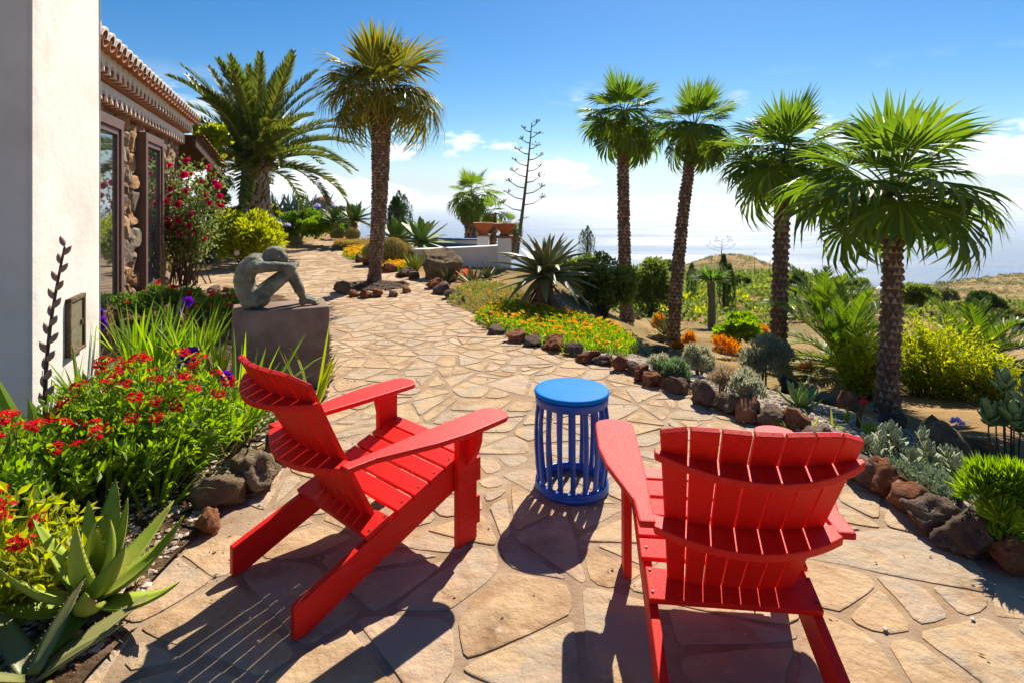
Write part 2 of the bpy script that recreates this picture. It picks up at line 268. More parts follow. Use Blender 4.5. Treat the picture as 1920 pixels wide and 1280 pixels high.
# ================================================================ terrain
BR = np.array([(1.3, 2.10), (2.2, 2.04), (2.53, 2.06), (2.99, 1.95), (3.41, 1.74), (4.25, 1.49), (4.83, 1.14), (5.33, .71), (6.05, 0), (6.89, -.457), (8.1, -.46), (8.8, -1.0), (10.8, -1.73), (13.8, -3.4), (19.8, -6.0), (22, -7.3), (60, -23.0), (400, -163.)])   # y, x of the right path edge
def xb(y): return np.interp(y, BR[:, 0], BR[:, 1])
FS = np.array([(0, -.02), (.15, .03), (1.0, -.12), (2, -.38), (4, -.95), (8.5, -2.0), (19.5, -3.8), (40, -7.3), (82, -14.5), (173, -31.0), (230, -60), (420, -190), (900, -420)])
def sstep(a, b, x): t = np.clip((x - a) / (b - a), 0, 1); return t * t * (3 - 2 * t)
def H(x, y):
    x = np.asarray(x, float); y = np.asarray(y, float)
    yy = np.maximum(y, .1); a = x / yy
    s = np.minimum(x, np.maximum(.3 * yy, 3.2 + 0 * yy)) - xb(y)
    w = sstep(9, 32, yy) * sstep(-.16, .10, a)
    s = s * (1 - w) + (np.maximum(.3 * yy, 3.2) - xb(y)) * w
    s = s - np.interp(yy, [7.5, 9.5, 16, 24], [0, 2.4, 2.4, 0]) * sstep(.25, .02, a)
    z = np.interp(s, FS[:, 0], FS[:, 1])
    z = np.where(x - xb(y) <= 0, -.03, z)
    far = sstep(25, 60, yy)
    z = z - np.interp(yy, [25, 60, 120, 190, 262], [0, 8, 8, 4, 0]) * sstep(.48, .78, a) * (y > 0)
    # hills on the skyline
    z = z + 7.5 * np.exp(-((a - .385) / .085) ** 2) * sstep(150, 215, yy) * (1 - sstep(235, 300, yy))
    z = z - 5.5 * np.exp(-((a - .66) / .12) ** 2) * sstep(140, 230, yy)
    z = z + 1.5 * sstep(.80, .95, a) * sstep(120, 250, yy)
    # garden drops behind the far hedge on the left
    z = z - np.interp(y, [23, 30, 60, 200, 900], [0, 1.5, 14, 90, 420]) * sstep(.02, -.12, a) * (y > 0)
    # raised bed under the date palm
    z = z + .62 * sstep(13.2, 15.5, y) * sstep(-7.0, -8.0, x) * (1 - sstep(26, 30, y))
    # behind the camera the slope goes on
    return z
def Hs(x, y): return float(H(np.array([x]), np.array([y]))[0])
def onground(u, v, lo=2.0, hi=300.0):
    """first terrain point seen at photo position (u, v)"""
    y = lo
    while y < hi:
        x = xat(u, y)
        if zat(v, y) <= Hs(x, y): break
        y *= 1.01
    return Vector((xat(u, y), y, Hs(xat(u, y), y)))
def terrain():
    ang = np.concatenate([np.linspace(-60, 60, 300), np.linspace(62, 298, 60)]) * np.pi / 180
    rad = np.concatenate([[0.02], np.geomspace(.8, 30, 130), np.geomspace(30.6, 330, 150), np.geomspace(345, 1600, 16)])
    A, Q = np.meshgrid(ang, rad); X = np.sin(A) * Q; Y = np.cos(A) * Q; Z = H(X, Y)
    nn = np.array([noise.noise(Vector((x * .55, y * .55, 0))) for x, y in zip(X.ravel(), Y.ravel())]).reshape(X.shape)
    n2 = np.array([noise.noise(Vector((x * .06, y * .06, 3))) for x, y in zip(X.ravel(), Y.ravel())]).reshape(X.shape)
    out_ = sstep(.3, 3, X - xb(Y)) * sstep(4, 9, Y)
    Z = Z + out_ * (nn * .10 * sstep(0, 40, Q) + n2 * 1.2 * sstep(30, 160, Q))
    # cut terraces on the far hill
    a = X / np.maximum(Y, .1); te = np.exp(-((a - .43) / .14) ** 2) * sstep(130, 180, Y) * (1 - sstep(225, 250, Y))
    Z = Z + te * (np.round(Z / 2.2) * 2.2 - Z) * .75
    na = len(ang); nr = len(rad)
    V = np.stack([X, Y, Z], 2).reshape(-1, 3)
    i, j = np.meshgrid(np.arange(nr - 1), np.arange(na), indexing='ij'); j2 = (j + 1) % na
    F = np.stack([i * na + j, (i + 1) * na + j, (i + 1) * na + j2, i * na + j2], 2).reshape(-1, 4)[:, ::-1]
    m = MB(); m.add(V, F); return struct('ground', m.mesh('ground', MT['earth'], True))
terrain()
# sea
def seamat():
    m = bpy.data.materials.new('sea_water'); m.use_nodes = True; t = m.node_tree; b = t.nodes['Principled BSDF']; K = t.links.new
    b.inputs['Base Color'].default_value = (.012, .055, .115, 1); b.inputs['Roughness'].default_value = .30; b.inputs['Specular IOR Level'].default_value = .5
    g = t.nodes.new('ShaderNodeNewGeometry'); mm = t.nodes.new('ShaderNodeMapping'); mm.inputs['Scale'].default_value = (.0006, .0022, 1); K(g.outputs['Position'], mm.inputs[0])
    n = t.nodes.new('ShaderNodeTexNoise'); n.inputs['Scale'].default_value = 1.0; n.inputs['Detail'].default_value = 8; K(mm.outputs[0], n.inputs['Vector'])
    r = t.nodes.new('ShaderNodeMapRange'); r.inputs[1].default_value = .35; r.inputs[2].default_value = .65; r.inputs[3].default_value = .22; r.inputs[4].default_value = .42; K(n.outputs['Fac'], r.inputs[0]); K(r.outputs[0], b.inputs['Roughness'])
    n2 = t.nodes.new('ShaderNodeTexNoise'); n2.inputs['Scale'].default_value = .02; n2.inputs['Detail'].default_value = 6; K(g.outputs['Position'], n2.inputs['Vector'])
    bp = t.nodes.new('ShaderNodeBump'); bp.inputs['Strength'].default_value = .5; bp.inputs['Distance'].default_value = 6; K(n2.outputs['Fac'], bp.inputs['Height']); K(bp.outputs[0], b.inputs['Normal'])
    return m
m = MB(); rr = [(0, -330.), (60000., -330.)]
th = np.linspace(0, 2 * np.pi, 97)[:-1]; m.add(np.stack([np.cos(th) * 60000, np.sin(th) * 60000, np.full(96, -330.)], 1), [tuple(range(96))])
struct('sea', m.mesh('sea', seamat()))
# haze: even, pale, the whole place inside it, sky outside
def haze():
    m = bpy.data.materials.new('haze_air'); m.use_nodes = True; t = m.node_tree; t.nodes.clear()
    o = t.nodes.new('ShaderNodeOutputMaterial'); v = t.nodes.new('ShaderNodeVolumePrincipled')
    v.inputs['Color'].default_value = (.86, .92, 1, 1); v.inputs['Density'].default_value = HAZE; v.inputs['Anisotropy'].default_value = .35
    t.links.new(v.outputs[0], o.inputs['Volume'])
    b = MB(); b.box((0, 0, -210), (122000, 122000, 500)); return ob('haze', b.mesh('haze', m), kind='stuff')
HAZE = 6.0e-5
# ================================================================ terrace paving
LEFT = [(-1.55, -1.5), (-1.50, 1.75), (-1.56, 2.215), (-1.56, 2.576), (-1.56, 2.99), (-1.52, 3.41), (-1.58, 4.11), (-1.66, 4.75), (-2.0, 6.2), (-3.5, 8.6), (-4.6, 9.2), (-6.1, 9.35), (-6.9, 10.3), (-6.4, 11.5), (-6.9, 14.2), (-7.7, 17), (-8.8, 22)]
TER = [(float(x) + .10, float(y)) for y, x in BR[:16]]
TER = [(2.3, -1.5)] + TER + LEFT[::-1]
def inside(x, y, poly):
    c = False; n = len(poly); j = n - 1
    for i in range(n):
        xi, yi = poly[i]; xj, yj = poly[j]
        if (yi > y) != (yj > y) and x < (xj - xi) * (y - yi) / (yj - yi) + xi: c = not c
        j = i
    return c
def sheet(name, poly, z, mt, step=.25, amp=0.0, grow=0.0):
    """grid sheet clipped to a polygon"""
    P = np.array(poly); x0, y0 = P.min(0) - .1; x1, y1 = P.max(0) + .1
    nx = int((x1 - x0) / step) + 1; ny = int((y1 - y0) / step) + 1; V = []; F = []; idx = {}
    for i in range(nx):
        for j in range(ny):
            cx = x0 + (i + .5) * step; cy = y0 + (j + .5) * step
            if not inside(cx, cy, poly): continue
            q = []
            for a, b in ((0, 0), (1, 0), (1, 1), (0, 1)):
                k = (i + a, j + b)
                if k not in idx:
                    idx[k] = len(V); X = x0 + k[0] * step; Y = y0 + k[1] * step
                    V.append((X, Y, z + (amp * (noise.noise(Vector((X * 1.7, Y * 1.7, z))) + .5 * noise.noise(Vector((X * 6, Y * 6, z)))) if amp else 0)))
                q.append(idx[k])
            F.append(tuple(q))
    m = MB(); m.add(V, F); return struct(name, m.mesh(name, mt, True))
terrace = sheet('terrace', TER, -.0015, MT['mortar'], .06, .0028)
def clip(poly, p, nrm):
    out_ = []; n = len(poly)
    for i in range(n):
        a = poly[i]; b = poly[(i + 1) % n]
        da = (a[0] - p[0]) * nrm[0] + (a[1] - p[1]) * nrm[1]; db = (b[0] - p[0]) * nrm[0] + (b[1] - p[1]) * nrm[1]
        if da <= 0: out_.append(a)
        if da * db < 0: t = da / (da - db); out_.append((a[0] + t * (b[0] - a[0]), a[1] + t * (b[1] - a[1])))
    return out_
def parea(p): return .5 * abs(sum(p[k][0] * p[(k + 1) % len(p)][1] - p[(k + 1) % len(p)][0] * p[k][1] for k in range(len(p))))
def flagstones():
    r = random.Random(8); pts = []; cell = {}
    for lo_, tries in ((.62, 900), (.40, 9000)):
        for _ in range(tries):
            x = r.uniform(-9.3, 2.8); y = r.uniform(-.4, 22.4)
            if not (inside(x, y, TER) or inside(x + .3, y, TER) or inside(x - .3, y, TER)): continue
            cx, cy = int(x / .7), int(y / .7)
            if any((x - q[0]) ** 2 + (y - q[1]) ** 2 < lo_ ** 2 for i in (-1, 0, 1) for j in (-1, 0, 1) for q in cell.get((cx + i, cy + j), ())): continue
            pts.append((x, y)); cell.setdefault((cx, cy), []).append((x, y))
    P = np.array(pts); polys = []
    for x, y in pts:
        d2 = (P[:, 0] - x) ** 2 + (P[:, 1] - y) ** 2; poly = [(x - .7, y - .7), (x + .7, y - .7), (x + .7, y + .7), (x - .7, y + .7)]
        for k in np.argsort(d2)[1:20]:
            d = math.sqrt(d2[k]); nx, ny = (P[k, 0] - x) / d, (P[k, 1] - y) / d; t = d / 2
            poly = clip(poly, (x + nx * t, y + ny * t), (nx, ny))
        polys.append(poly)
    # broken slabs: split the big cells by random cracks
    done = []
    def split(p, depth):
        A = parea(p); c = np.mean(np.array(p), 0); y = c[1]
        goal = (.115 if y < 2.7 else .070 if y < 9 else .10) * math.exp(r.gauss(0, .55))
        if A < goal or depth > 4: done.append(p); return
        q = np.array(p) - c; w_, v_ = np.linalg.eigh(q.T @ q); ax = v_[:, 1]; a = math.atan2(ax[1], ax[0]) + r.gauss(0, .5)
        n_ = (math.cos(a), math.sin(a)); o_ = c + ax * r.uniform(-.18, .18) * math.sqrt(A)
        for s_ in (1, -1):
            k = clip(p, o_, (n_[0] * s_, n_[1] * s_))
            if len(k) >= 3 and parea(k) > .004: split(k, depth + 1)
    for p in polys: split(p, 0)
    stones = []
    for p in done:
        c = np.mean(np.array(p), 0); sg = sum(p[k][0] * p[(k + 1) % len(p)][1] - p[(k + 1) % len(p)][0] * p[k][1] for k in range(len(p)))
        if sg < 0: p = p[::-1]
        poly = p; base_gap = r.uniform(.005, .012) if c[1] < 2.7 else r.uniform(.007, .015)
        for k in range(len(p)):
            a, b2 = p[k], p[(k + 1) % len(p)]; dx, dy = b2[0] - a[0], b2[1] - a[1]; l = math.hypot(dx, dy)
            if l < 1e-4: continue
            n_ = (dy / l, -dx / l); g_ = base_gap * r.uniform(.5, 1.8); poly = clip(poly, (a[0] - n_[0] * g_, a[1] - n_[1] * g_), n_)
            if len(poly) < 3: break
        if len(poly) < 3: continue
        x, y = np.mean(np.array(poly), 0)
        if sum(inside(a, b2, TER) for a, b2 in poly) < len(poly) * .7: continue
        res = []
        for k in range(len(poly)):
            a = poly[k]; b2 = poly[(k + 1) % len(poly)]; ln = math.dist(a, b2)
            if ln < .018: res.append(((a[0] + b2[0]) / 2, (a[1] + b2[1]) / 2)); continue
            c1 = min(.35, (.008 + .03 * r.random() ** 2) / ln); c2 = min(.35, (.008 + .03 * r.random() ** 2) / ln); nseg = max(2, int(ln / .055))
            for t in np.linspace(c1, 1 - c2, nseg):
                px, py = a[0] + (b2[0] - a[0]) * t, a[1] + (b2[1] - a[1]) * t
                w = .016 * noise.noise(Vector((px * 7, py * 7, 1))) + .008 * noise.noise(Vector((px * 22, py * 22, 4))) - .004
                nx, ny = (b2[1] - a[1]) / ln, -(b2[0] - a[0]) / ln; w = min(w, .004)
                res.append((px + nx * w, py + ny * w))
        q_ = np.array(res); q_ = .56 * q_ + .22 * (np.roll(q_, 1, 0) + np.roll(q_, -1, 0)); res = [tuple(v) for v in q_]
        area = parea(res)
        if area < .005 or len(res) < 4: continue
        stones.append((x, y, res, area))
    # the 300 that show largest (screen area ~ area * depth^-3, in front of the camera)
    def show(s): return s[3] / max(s[1], .1) ** 3 if s[1] > 1.55 else 0
    stones.sort(key=show, reverse=True)
    rest = MB()
    for k, (x, y, res, area) in enumerate(stones):
        h = r.uniform(.0015, .0048); tx, ty = r.uniform(-.008, .008), r.uniform(-.008, .008)
        n = len(res); c = np.array([x, y]); p = np.array(res) - c
        rr_ = np.linalg.norm(p, axis=1)[:, None]; inn = p * (1 - .007 / np.maximum(rr_, .03)); inn2 = p * (1 - .022 / np.maximum(rr_, .06))
        zt = lambda q, hh: (hh + q[:, 0] * tx + q[:, 1] * ty)[:, None]
        bot = np.hstack([p, np.full((n, 1), -.012)]); m1_ = np.hstack([p, zt(p, h * .55)]); m2_ = np.hstack([inn, zt(inn, h * .9)]); m3_ = np.hstack([inn2, zt(inn2, h)])
        V = np.concatenate([bot, m1_, m2_, m3_])
        F = [(a * n + i, a * n + (i + 1) % n, (a + 1) * n + (i + 1) % n, (a + 1) * n + i) for a in range(3) for i in range(n)] + [tuple(3 * n + i for i in range(n))]
        if np.sign(sum(p[i][0] * p[(i + 1) % n][1] - p[(i + 1) % n][0] * p[i][1] for i in range(n))) < 0: F = [f[::-1] for f in F]
        if k < 300:
            mm = MB(); mm.add(V, F); ob('flagstone', mm.mesh('flagstone', MT['flag']), terrace, TRS((x, y, 0)))
        else: rest.add(V + np.array([x, y, 0]), F)
    ob('flagstones_beyond', rest.mesh('flagstones_beyond', MT['flagfar']), terrace, kind='stuff')
flagstones()
# planting bed on the left of the terrace
LBED = [(-1.32, .2), (-1.32, 1.75), (-1.42, 2.3), (-1.40, 2.99), (-1.36, 3.41), (-1.42, 4.2), (-1.52, 4.75), (-2.02, 6.2), (-3.5, 8.6), (-4.6, 9.2), (-6.1, 9.35), (-5.4, 7.2), (-4.2, 4.6), (-4.2, .2)]
sheet('planting_bed', LBED, .03, MT['soil'], .08, .03)
# ---------------------------------------------------------------- pebbles and mulch
def pebbles(name, label, sampler, n, smin, smax, mt, flat=.55):
    m = MB(); base = np.array([(1, 0, 0), (0, 1, 0), (-1, 0, 0), (0, -1, 0), (0, 0, 1), (.7, .7, .5), (-.7, .7, .5), (-.7, -.7, .5), (.7, -.7, .5)], float)
    F0 = np.array([(0, 5, 8), (0, 1, 5), (1, 6, 5), (1, 2, 6), (2, 7, 6), (2, 3, 7), (3, 8, 7), (3, 0, 8), (4, 5, 6), (4, 6, 7), (4, 7, 8), (4, 8, 5)])
    pts = [sampler() for _ in range(n)]; pts = np.array([p for p in pts if p is not None]); n = len(pts)
    if name == 'gravel_mulch': pts[:, 2] = H(pts[:, 0], pts[:, 1]) + .004
    a = rng.uniform(0, 6.28, n); s = smin + (smax - smin) * rng.random(n) ** 2; el = rng.uniform(.6, 1, n)
    V = base[None] * np.stack([s, s * el, s * flat], 1)[:, None, :] * rng.uniform(.8, 1.15, (n, 9, 1))
    ca, sa = np.cos(a)[:, None], np.sin(a)[:, None]; X = V[:, :, 0] * ca - V[:, :, 1] * sa; Y = V[:, :, 0] * sa + V[:, :, 1] * ca
    V = np.stack([X, Y, V[:, :, 2]], 2) + pts[:, None, :]
    F = (F0[None] + (np.arange(n) * 9)[:, None, None]).reshape(-1, 3)
    m.add(V.reshape(-1, 3), F)
    return ob(name, m.mesh(name, mt), kind='stuff', label=label, cat='gravel')
def bed_right():
    y = R.uniform(1.9, 9.5); x = float(xb(y)) + (abs(R.gauss(0, .55)) if R.random() < .6 else R.uniform(0, 1.7)) + .03
    return (x, y, 0)
def bed_left():
    x = R.uniform(-3.0, -1.36); y = R.uniform(1.2, 4.6)
    if not inside(x, y, LBED): return None
    return (x, y, .032 + .03 * noise.noise(Vector((x * 1.7, y * 1.7, .03))))
def palm_ring():
    a = R.uniform(0, 6.28); q = math.sqrt(R.random()) * .62
    return (-2.41 + q * math.cos(a) * 1.02, 9.75 + q * math.sin(a) * .8, .02 + .07 * (1 - q / .62))
pebbles('gravel_mulch', 'pale gravel mulch between the plants right of the path', bed_right, 24000, .008, .022, MT['pebble'])
pebbles('gravel', 'grey brown gravel under the flowers left of the path', bed_left, 9000, .007, .02, MT['pebble'])
pebbles('lava_grit', 'brown lava grit in the ring round the tall fan palm', palm_ring, 1800, .012, .035, MT['lava'])
# ================================================================ white pillar and stone house
DH = Vector((-.369, .9294, 0)); NH = Vector((.9294, .369, 0))     # along the house wall, out of the wall
AX = (tuple(DH), (0, 0, 1), tuple(NH))
def frame(org): return Matrix(((DH.x, NH.x, 0, org[0]), (DH.y, NH.y, 0, org[1]), (0, 0, 1, org[2]), (0, 0, 0, 1)))
FH = lambda o: Matrix(((DH.x, -NH.x, 0, o[0]), (DH.y, -NH.y, 0, o[1]), (0, 0, 1, o[2]), (0, 0, 0, 1)))
def pillar():
    A = Vector((-3.07, 3.6, 0))
    t = thing('white_pillar', 'tall white plastered corner pillar standing at the left edge', 'pillar', A)
    m = MB(); n = 26   # slightly uneven plaster faces
    def face(p0, ax, ln, nr, hgt, k1, k2):
        V = []; 
        for i in range(k1 + 1):
            for j in range(k2 + 1):
                p = Vector(p0) + Vector(ax) * ln * i / k1 + Vector((0, 0, 1)) * hgt * j / k2
                e = min(i, k1 - i) > 0
                w = .012 * noise.noise(p * 1.1) + .005 * noise.noise(p * 4)
                p = p + Vector(nr) * (w if e else -.012)
                V.append(tuple(p))
        F = [(i * (k2 + 1) + j, (i + 1) * (k2 + 1) + j, (i + 1) * (k2 + 1) + j + 1, i * (k2 + 1) + j + 1) for i in range(k1) for j in range(k2)]
        m.add(V, F)
    L_ = 1.43; Wd = 1.6
    face((0, 0, -.1), DH, L_, NH, 5.2, 16, 44)
    p = -NH * Wd; face(tuple(p + Vector((0, 0, -.1))), NH, Wd, -DH, 5.2, 16, 44)
    face(tuple(DH * L_ + Vector((0, 0, -.1))), -NH, Wd, DH, 5.2, 16, 44)
    face(tuple(DH * L_ + p + Vector((0, 0, -.1))), -DH, L_, -NH, 5.2, 16, 44)
    m.box(tuple(DH * L_ / 2 + p / 2 + Vector((0, 0, 5.1))), (L_ * .9, Wd * .9, .05), FH((0, 0, 0)))
    ob('body', m.mesh('pillar_body', MT['plaster'], True), t)
    # small recessed panel on the lit side
    ta = .74; q = A + DH * ta; y = q.y; z0 = zat(658, y + .05); z1 = zat(556, y)
    c = DH * ta + Vector((0, 0, (z0 + z1) / 2)); h = z1 - z0
    f = MB(); w = .34
    for sx, sz, bw, bh in ((0, 1, w, .03), (0, -1, w, .03), (1, 0, .03, h), (-1, 0, .03, h)):
        f.box((sx * (w / 2 - .015), -.012, sz * (h / 2 - .015)), (bw if sz else .03, .05, bh if sx else .03))
    o = ob('hatch_frame', f.mesh('hatch_frame', MT['lavatan']), t, FH(tuple(c))); bevel(o, .004)
    d = MB(); d.box((0, -.004, 0), (w - .07, .035, h - .07)); d.tube([(.10, -.03, -.02), (.10, -.03, .02)], .008, 6)
    ob('hatch_door', d.mesh('hatch_door', MT['plaque']), t, FH(tuple(c)), label='weathered metal hatch door with greenish stains')
pillar()
def glassmat():
    m = bpy.data.materials.new('window_glass'); m.use_nodes = True; b = m.node_tree.nodes['Principled BSDF']
    b.inputs['Base Color'].default_value = (.02, .025, .03, 1); b.inputs['Roughness'].default_value = .02; b.inputs['Specular IOR Level'].default_value = 1.0; b.inputs['IOR'].default_value = 1.9
    b.inputs['Coat Weight'].default_value = .6
    return m
MT['glass'] = glassmat()
def house():
    P0 = Vector((-5.1, 7.4, 0)); T0, T1 = -4.2, 3.8; HW = 2.60
    t = thing('stone_house', 'low house of rough lava stone with scalloped white and clay tile eaves', 'house', P0)
    M0 = FH((0, 0, 0))      # local: x along wall, -y out of the wall, z up
    w = MB(); w.box(((T0 + T1) / 2, .18, HW / 2), (T1 - T0, .30, HW)); w.box((T1 - .15, 2.2, HW / 2), (.29, 3.8, HW))
    wall = ob('wall', w.mesh('house_wall', MT['wallmortar']), t, M0)
    wins = [(-2.4, -.50, 2.47), (.66, 1.92, 2.47)]
    # stones laid in the wall
    r = random.Random(3); pts = []
    for _ in range(9000):
        x = r.uniform(-1.0, T1); z = r.uniform(.02, HW); rad = r.uniform(.16, .36)
        if any(a - .02 < x < b + .02 and z < h for a, b, h in wins): continue
        if any((x - q[0]) ** 2 + ((z - q[1]) * 1.25) ** 2 < ((rad + q[2]) * .5) ** 2 for q in pts): continue
        pts.append((x, z, rad))
    P = np.array(pts)
    for i, (x, z, rad) in enumerate(pts):
        poly = [(x - .36, z - .26), (x + .36, z - .26), (x + .36, z + .26), (x - .36, z + .26)]
        d2 = (P[:, 0] - x) ** 2 + (P[:, 1] - z) ** 2
        for k in np.argsort(d2)[1:14]:
            d = math.sqrt(d2[k]); nx, nz_ = (P[k, 0] - x) / d, (P[k, 1] - z) / d; tt = (d * d + (rad * .5) ** 2 - (P[k, 2] * .5) ** 2) / (2 * d) - .012
            poly = clip(poly, (x + nx * tt, z + nz_ * tt), (nx, nz_))
            if len(poly) < 3: break
        if len(poly) < 3: continue
        for a, b, h in wins:
            if z < h + .05 and x < a: poly = clip(poly, (a - .01, 0), (1, 0))
            elif z < h + .05 and x > b: poly = clip(poly, (b + .01, 0), (-1, 0))
        poly = clip(poly, (T1, 0), (1, 0)); poly = clip(poly, (0, HW), (0, 1))
        if len(poly) < 3: continue
        pp = []
        for k in range(len(poly)):
            a = poly[k]; b = poly[(k + 1) % len(poly)]
            for tt in (.25, .75): pp.append((a[0] + (b[0] - a[0]) * tt + r.uniform(-.01, .01), a[1] + (b[1] - a[1]) * tt + r.uniform(-.01, .01)))
        n = len(pp); p = np.array(pp) - np.array([x, z]); dp = r.uniform(.03, .07)
        m = MB(); l0 = np.stack([p[:, 0], np.zeros(n) + .02, p[:, 1]], 1)
        l1 = np.stack([p[:, 0] * .96, np.full(n, -dp * .55) + rng.normal(0, .006, n), p[:, 1] * .96], 1)
        l2 = np.stack([p[:, 0] * .74, np.full(n, -dp) + rng.normal(0, .008, n) + p[:, 0] * r.uniform(-.2, .2) + p[:, 1] * r.uniform(-.2, .2), p[:, 1] * .74], 1)
        l3 = np.array([[0, -dp * 1.05, 0]])
        F = [(a * n + q, a * n + (q + 1) % n, (a + 1) * n + (q + 1) % n, (a + 1) * n + q) for a in range(2) for q in range(n)] + [(2 * n + q, 2 * n + (q + 1) % n, 3 * n) for q in range(n)]
        m.add(np.concatenate([l0, l1, l2, l3]), F)
        ob('stone', m.mesh('stone', MT['stone']), wall, TRS((x, .03, z)))
    # tall windows, frames proud of the wall
    for k, (a, b, h) in enumerate(wins):
        f = MB(); fw = .12; zb = .05; dep = .17
        for cx, cz, sx, sz in (((a + b) / 2, h - fw / 2, b - a, fw), ((a + b) / 2, zb + fw / 2, b - a, fw), (a + fw / 2, (zb + h) / 2, fw, h - zb - 2 * fw), (b - fw / 2, (zb + h) / 2, fw, h - zb - 2 * fw)):
            f.box((cx, -dep / 2 + .05, cz), (sx, dep, sz))
        wo = ob('window', f.mesh('window', MT['wood']), t, M0); bevel(wo, .006)
        s = MB()
        for cx, cz, sx, sz in (((a + b) / 2, h - fw - .035, b - a - 2 * fw, .066), ((a + b) / 2, zb + fw + .035, b - a - 2 * fw, .066), (a + fw + .035, (zb + h) / 2, .066, h - zb - 2 * fw - .14), (b - fw - .035, (zb + h) / 2, .066, h - zb - 2 * fw - .14)):
            s.box((cx, -.065, cz), (sx, .06, sz))
        bevel(ob('sash', s.mesh('sash', MT['wood']), wo), .004)
        g = MB(); g.box(((a + b) / 2, -.065, (zb + h) / 2), (b - a - 2 * fw - .12, .012, h - zb - 2 * fw - .12)); ob('pane', g.mesh('pane', MT['glass']), wo)
    # eaves: two corbelled rows of half-round tiles filled with white mortar, then the roof tiles
    def halftile(r_, ln, th, up=1):
        m = MB(); n = 9; a = np.linspace(0, np.pi, n); V = []
        for y in (0, -ln):
            for q in (r_, r_ - th): V.append(np.stack([np.cos(a) * q, np.full(n, y), up * np.sin(a) * q], 1))
        V = np.concatenate(V); F = []
        for i in range(n - 1):
            F += [(i, i + 1, 2 * n + i + 1, 2 * n + i), (n + i + 1, n + i, 3 * n + i, 3 * n + i + 1), (2 * n + i, 2 * n + i + 1, 3 * n + i + 1, 3 * n + i)]
        m.add(V, F); return m
    pit = .21; NT = int((T1 - T0) / pit)
    # corbel tile: a clay half pipe open downwards, a white scalloped lip above it
    for row, (z, oy) in enumerate(((HW, .13), (HW + .225, .26))):
        b = MB()    # white band with scallops cut in its lower edge
        xs = []; 
        for i in range(NT):
            for a in np.linspace(0, np.pi, 8)[:-1]: xs.append((T0 + (i + .5) * pit - math.cos(a) * pit * .36, -.01 + math.sin(a) ** .8 * .115))
        xs.append((T1, -.01)); up = [(x, .185) for x, _ in xs]
        V = np.array([(x, -oy, z + q) for x, q in xs] + [(x, -oy, z + q) for x, q in up] + [(x, 0.1, z + q) for x, q in xs] + [(x, 0.1, z + q) for x, q in up]); n = len(xs)
        F = [(i, i + 1, n + i + 1, n + i) for i in range(n - 1)] + [(n + i, n + i + 1, 3 * n + i + 1, 3 * n + i) for i in range(n - 1)] + [(i + 1, i, 2 * n + i, 2 * n + i + 1) for i in range(n - 1)] + [(n - 1, 2 * n - 1, 4 * n - 1, 3 * n - 1)]
        b.add(V, F); ob('scalloped_band', b.mesh('scalloped_band', MT['tilewhite']), t, M0)
        me = halftile(pit * .345, .20 + row * .12, .016).mesh('cornice_tile', MT['tile'], True)
        for i in range(NT + 1): ob('cornice_tile', me, t, M0 @ TRS((T0 + i * pit, -oy + .205 + row * .12, z - .012), (0, 0, 0), (1, 1, 1.45)))
        u = MB(); u.box(((T0 + T1) / 2, -oy / 2 + .075, z - .022), (T1 - T0, oy + .03, .012)); ob('clay_course', u.mesh('clay_course', MT['tile']), t, M0)
    zr = HW + .40; sl = rd(17); rf = MB()
    rf.box(((T0 + T1) / 2, 1.78, zr + 2.13 * math.tan(sl) - .005), (T1 - T0, 4.0 / math.cos(sl), .03), Euler((sl, 0, 0)).to_matrix().to_4x4())
    roof = ob('roof', rf.mesh('roof', MT['tile']), t, M0)
    pr = .225; ntl = int((T1 - T0) / pr); cov = halftile(.085, .62, .016).mesh('roof_tile', [MT['tile']], True); pan = halftile(.10, .62, .016, -1).mesh('pan_tile', MT['tile'], True)
    lip = MB(); a = np.linspace(0, np.pi, 10); lip.add(np.concatenate([np.stack([np.cos(a) * .096, np.zeros(10) - .004, np.sin(a) * .096], 1), np.stack([np.cos(a) * .070, np.zeros(10) - .004, np.sin(a) * .070], 1), np.stack([np.cos(a) * .096, np.zeros(10) + .03, np.sin(a) * .096], 1)]), [(i, i + 1, 11 + i, 10 + i) for i in range(9)] + [(i + 1, i, 20 + i, 21 + i) for i in range(9)])
    lm = lip.mesh('lime_lip', MT['tilewhite'])
    for i in range(ntl + 1):
        for j in range(3 if i in (0, ntl) else 1):
            x = T0 + i * pr; oy = -.40 + j * .52; B = M0 @ TRS((x, oy + .60, zr + (oy + 1.0) * math.tan(sl) + .035 + .004 * R.uniform(-1, 1)), (sl, 0, 0))
            tl = ob('roof_tile', cov, t, B)
            if j == 0: ob('lime_lip', lm, tl, TRS((0, -.62, 0)))
            if j == 0: ob('pan_tile', pan, t, M0 @ TRS((x + pr / 2, oy + .60, zr + (oy + 1.0) * math.tan(sl) + .055), (sl, 0, 0)))
    cb = MB()
    for i in range(1, int(4.0 / .5)): cb.box(((T0 + T1) / 2, -.1 + i * .5, zr + (-.1 + i * .5 + .35) * math.tan(sl) + .05), (T1 - T0, .03, .03))
    # porch roof at the far end, dark timber edge
    g = MB(); e0 = Vector((T1 + .02, -.32, HW + .12)); e1 = Vector((T1 + 1.7, -.62, HW - .42))
    for off, wdt, hh, mi in ((Vector((0, 0, 0)), .05, .17, 0),):
        d = e1 - e0; g.add([tuple(e0 + Vector((0, 0, -hh))), tuple(e1 + Vector((0, 0, -hh))), tuple(e1), tuple(e0), tuple(e0 + Vector((0, .06, -hh))), tuple(e1 + Vector((0, .06, -hh))), tuple(e1 + Vector((0, .06, 0))), tuple(e0 + Vector((0, .06, 0)))], [(0, 1, 2, 3), (5, 4, 7, 6), (3, 2, 6, 7), (1, 0, 4, 5), (1, 5, 6, 2), (0, 3, 7, 4)])
    ob('porch_beam', g.mesh('porch_beam', MT['darkwood']), t, M0)
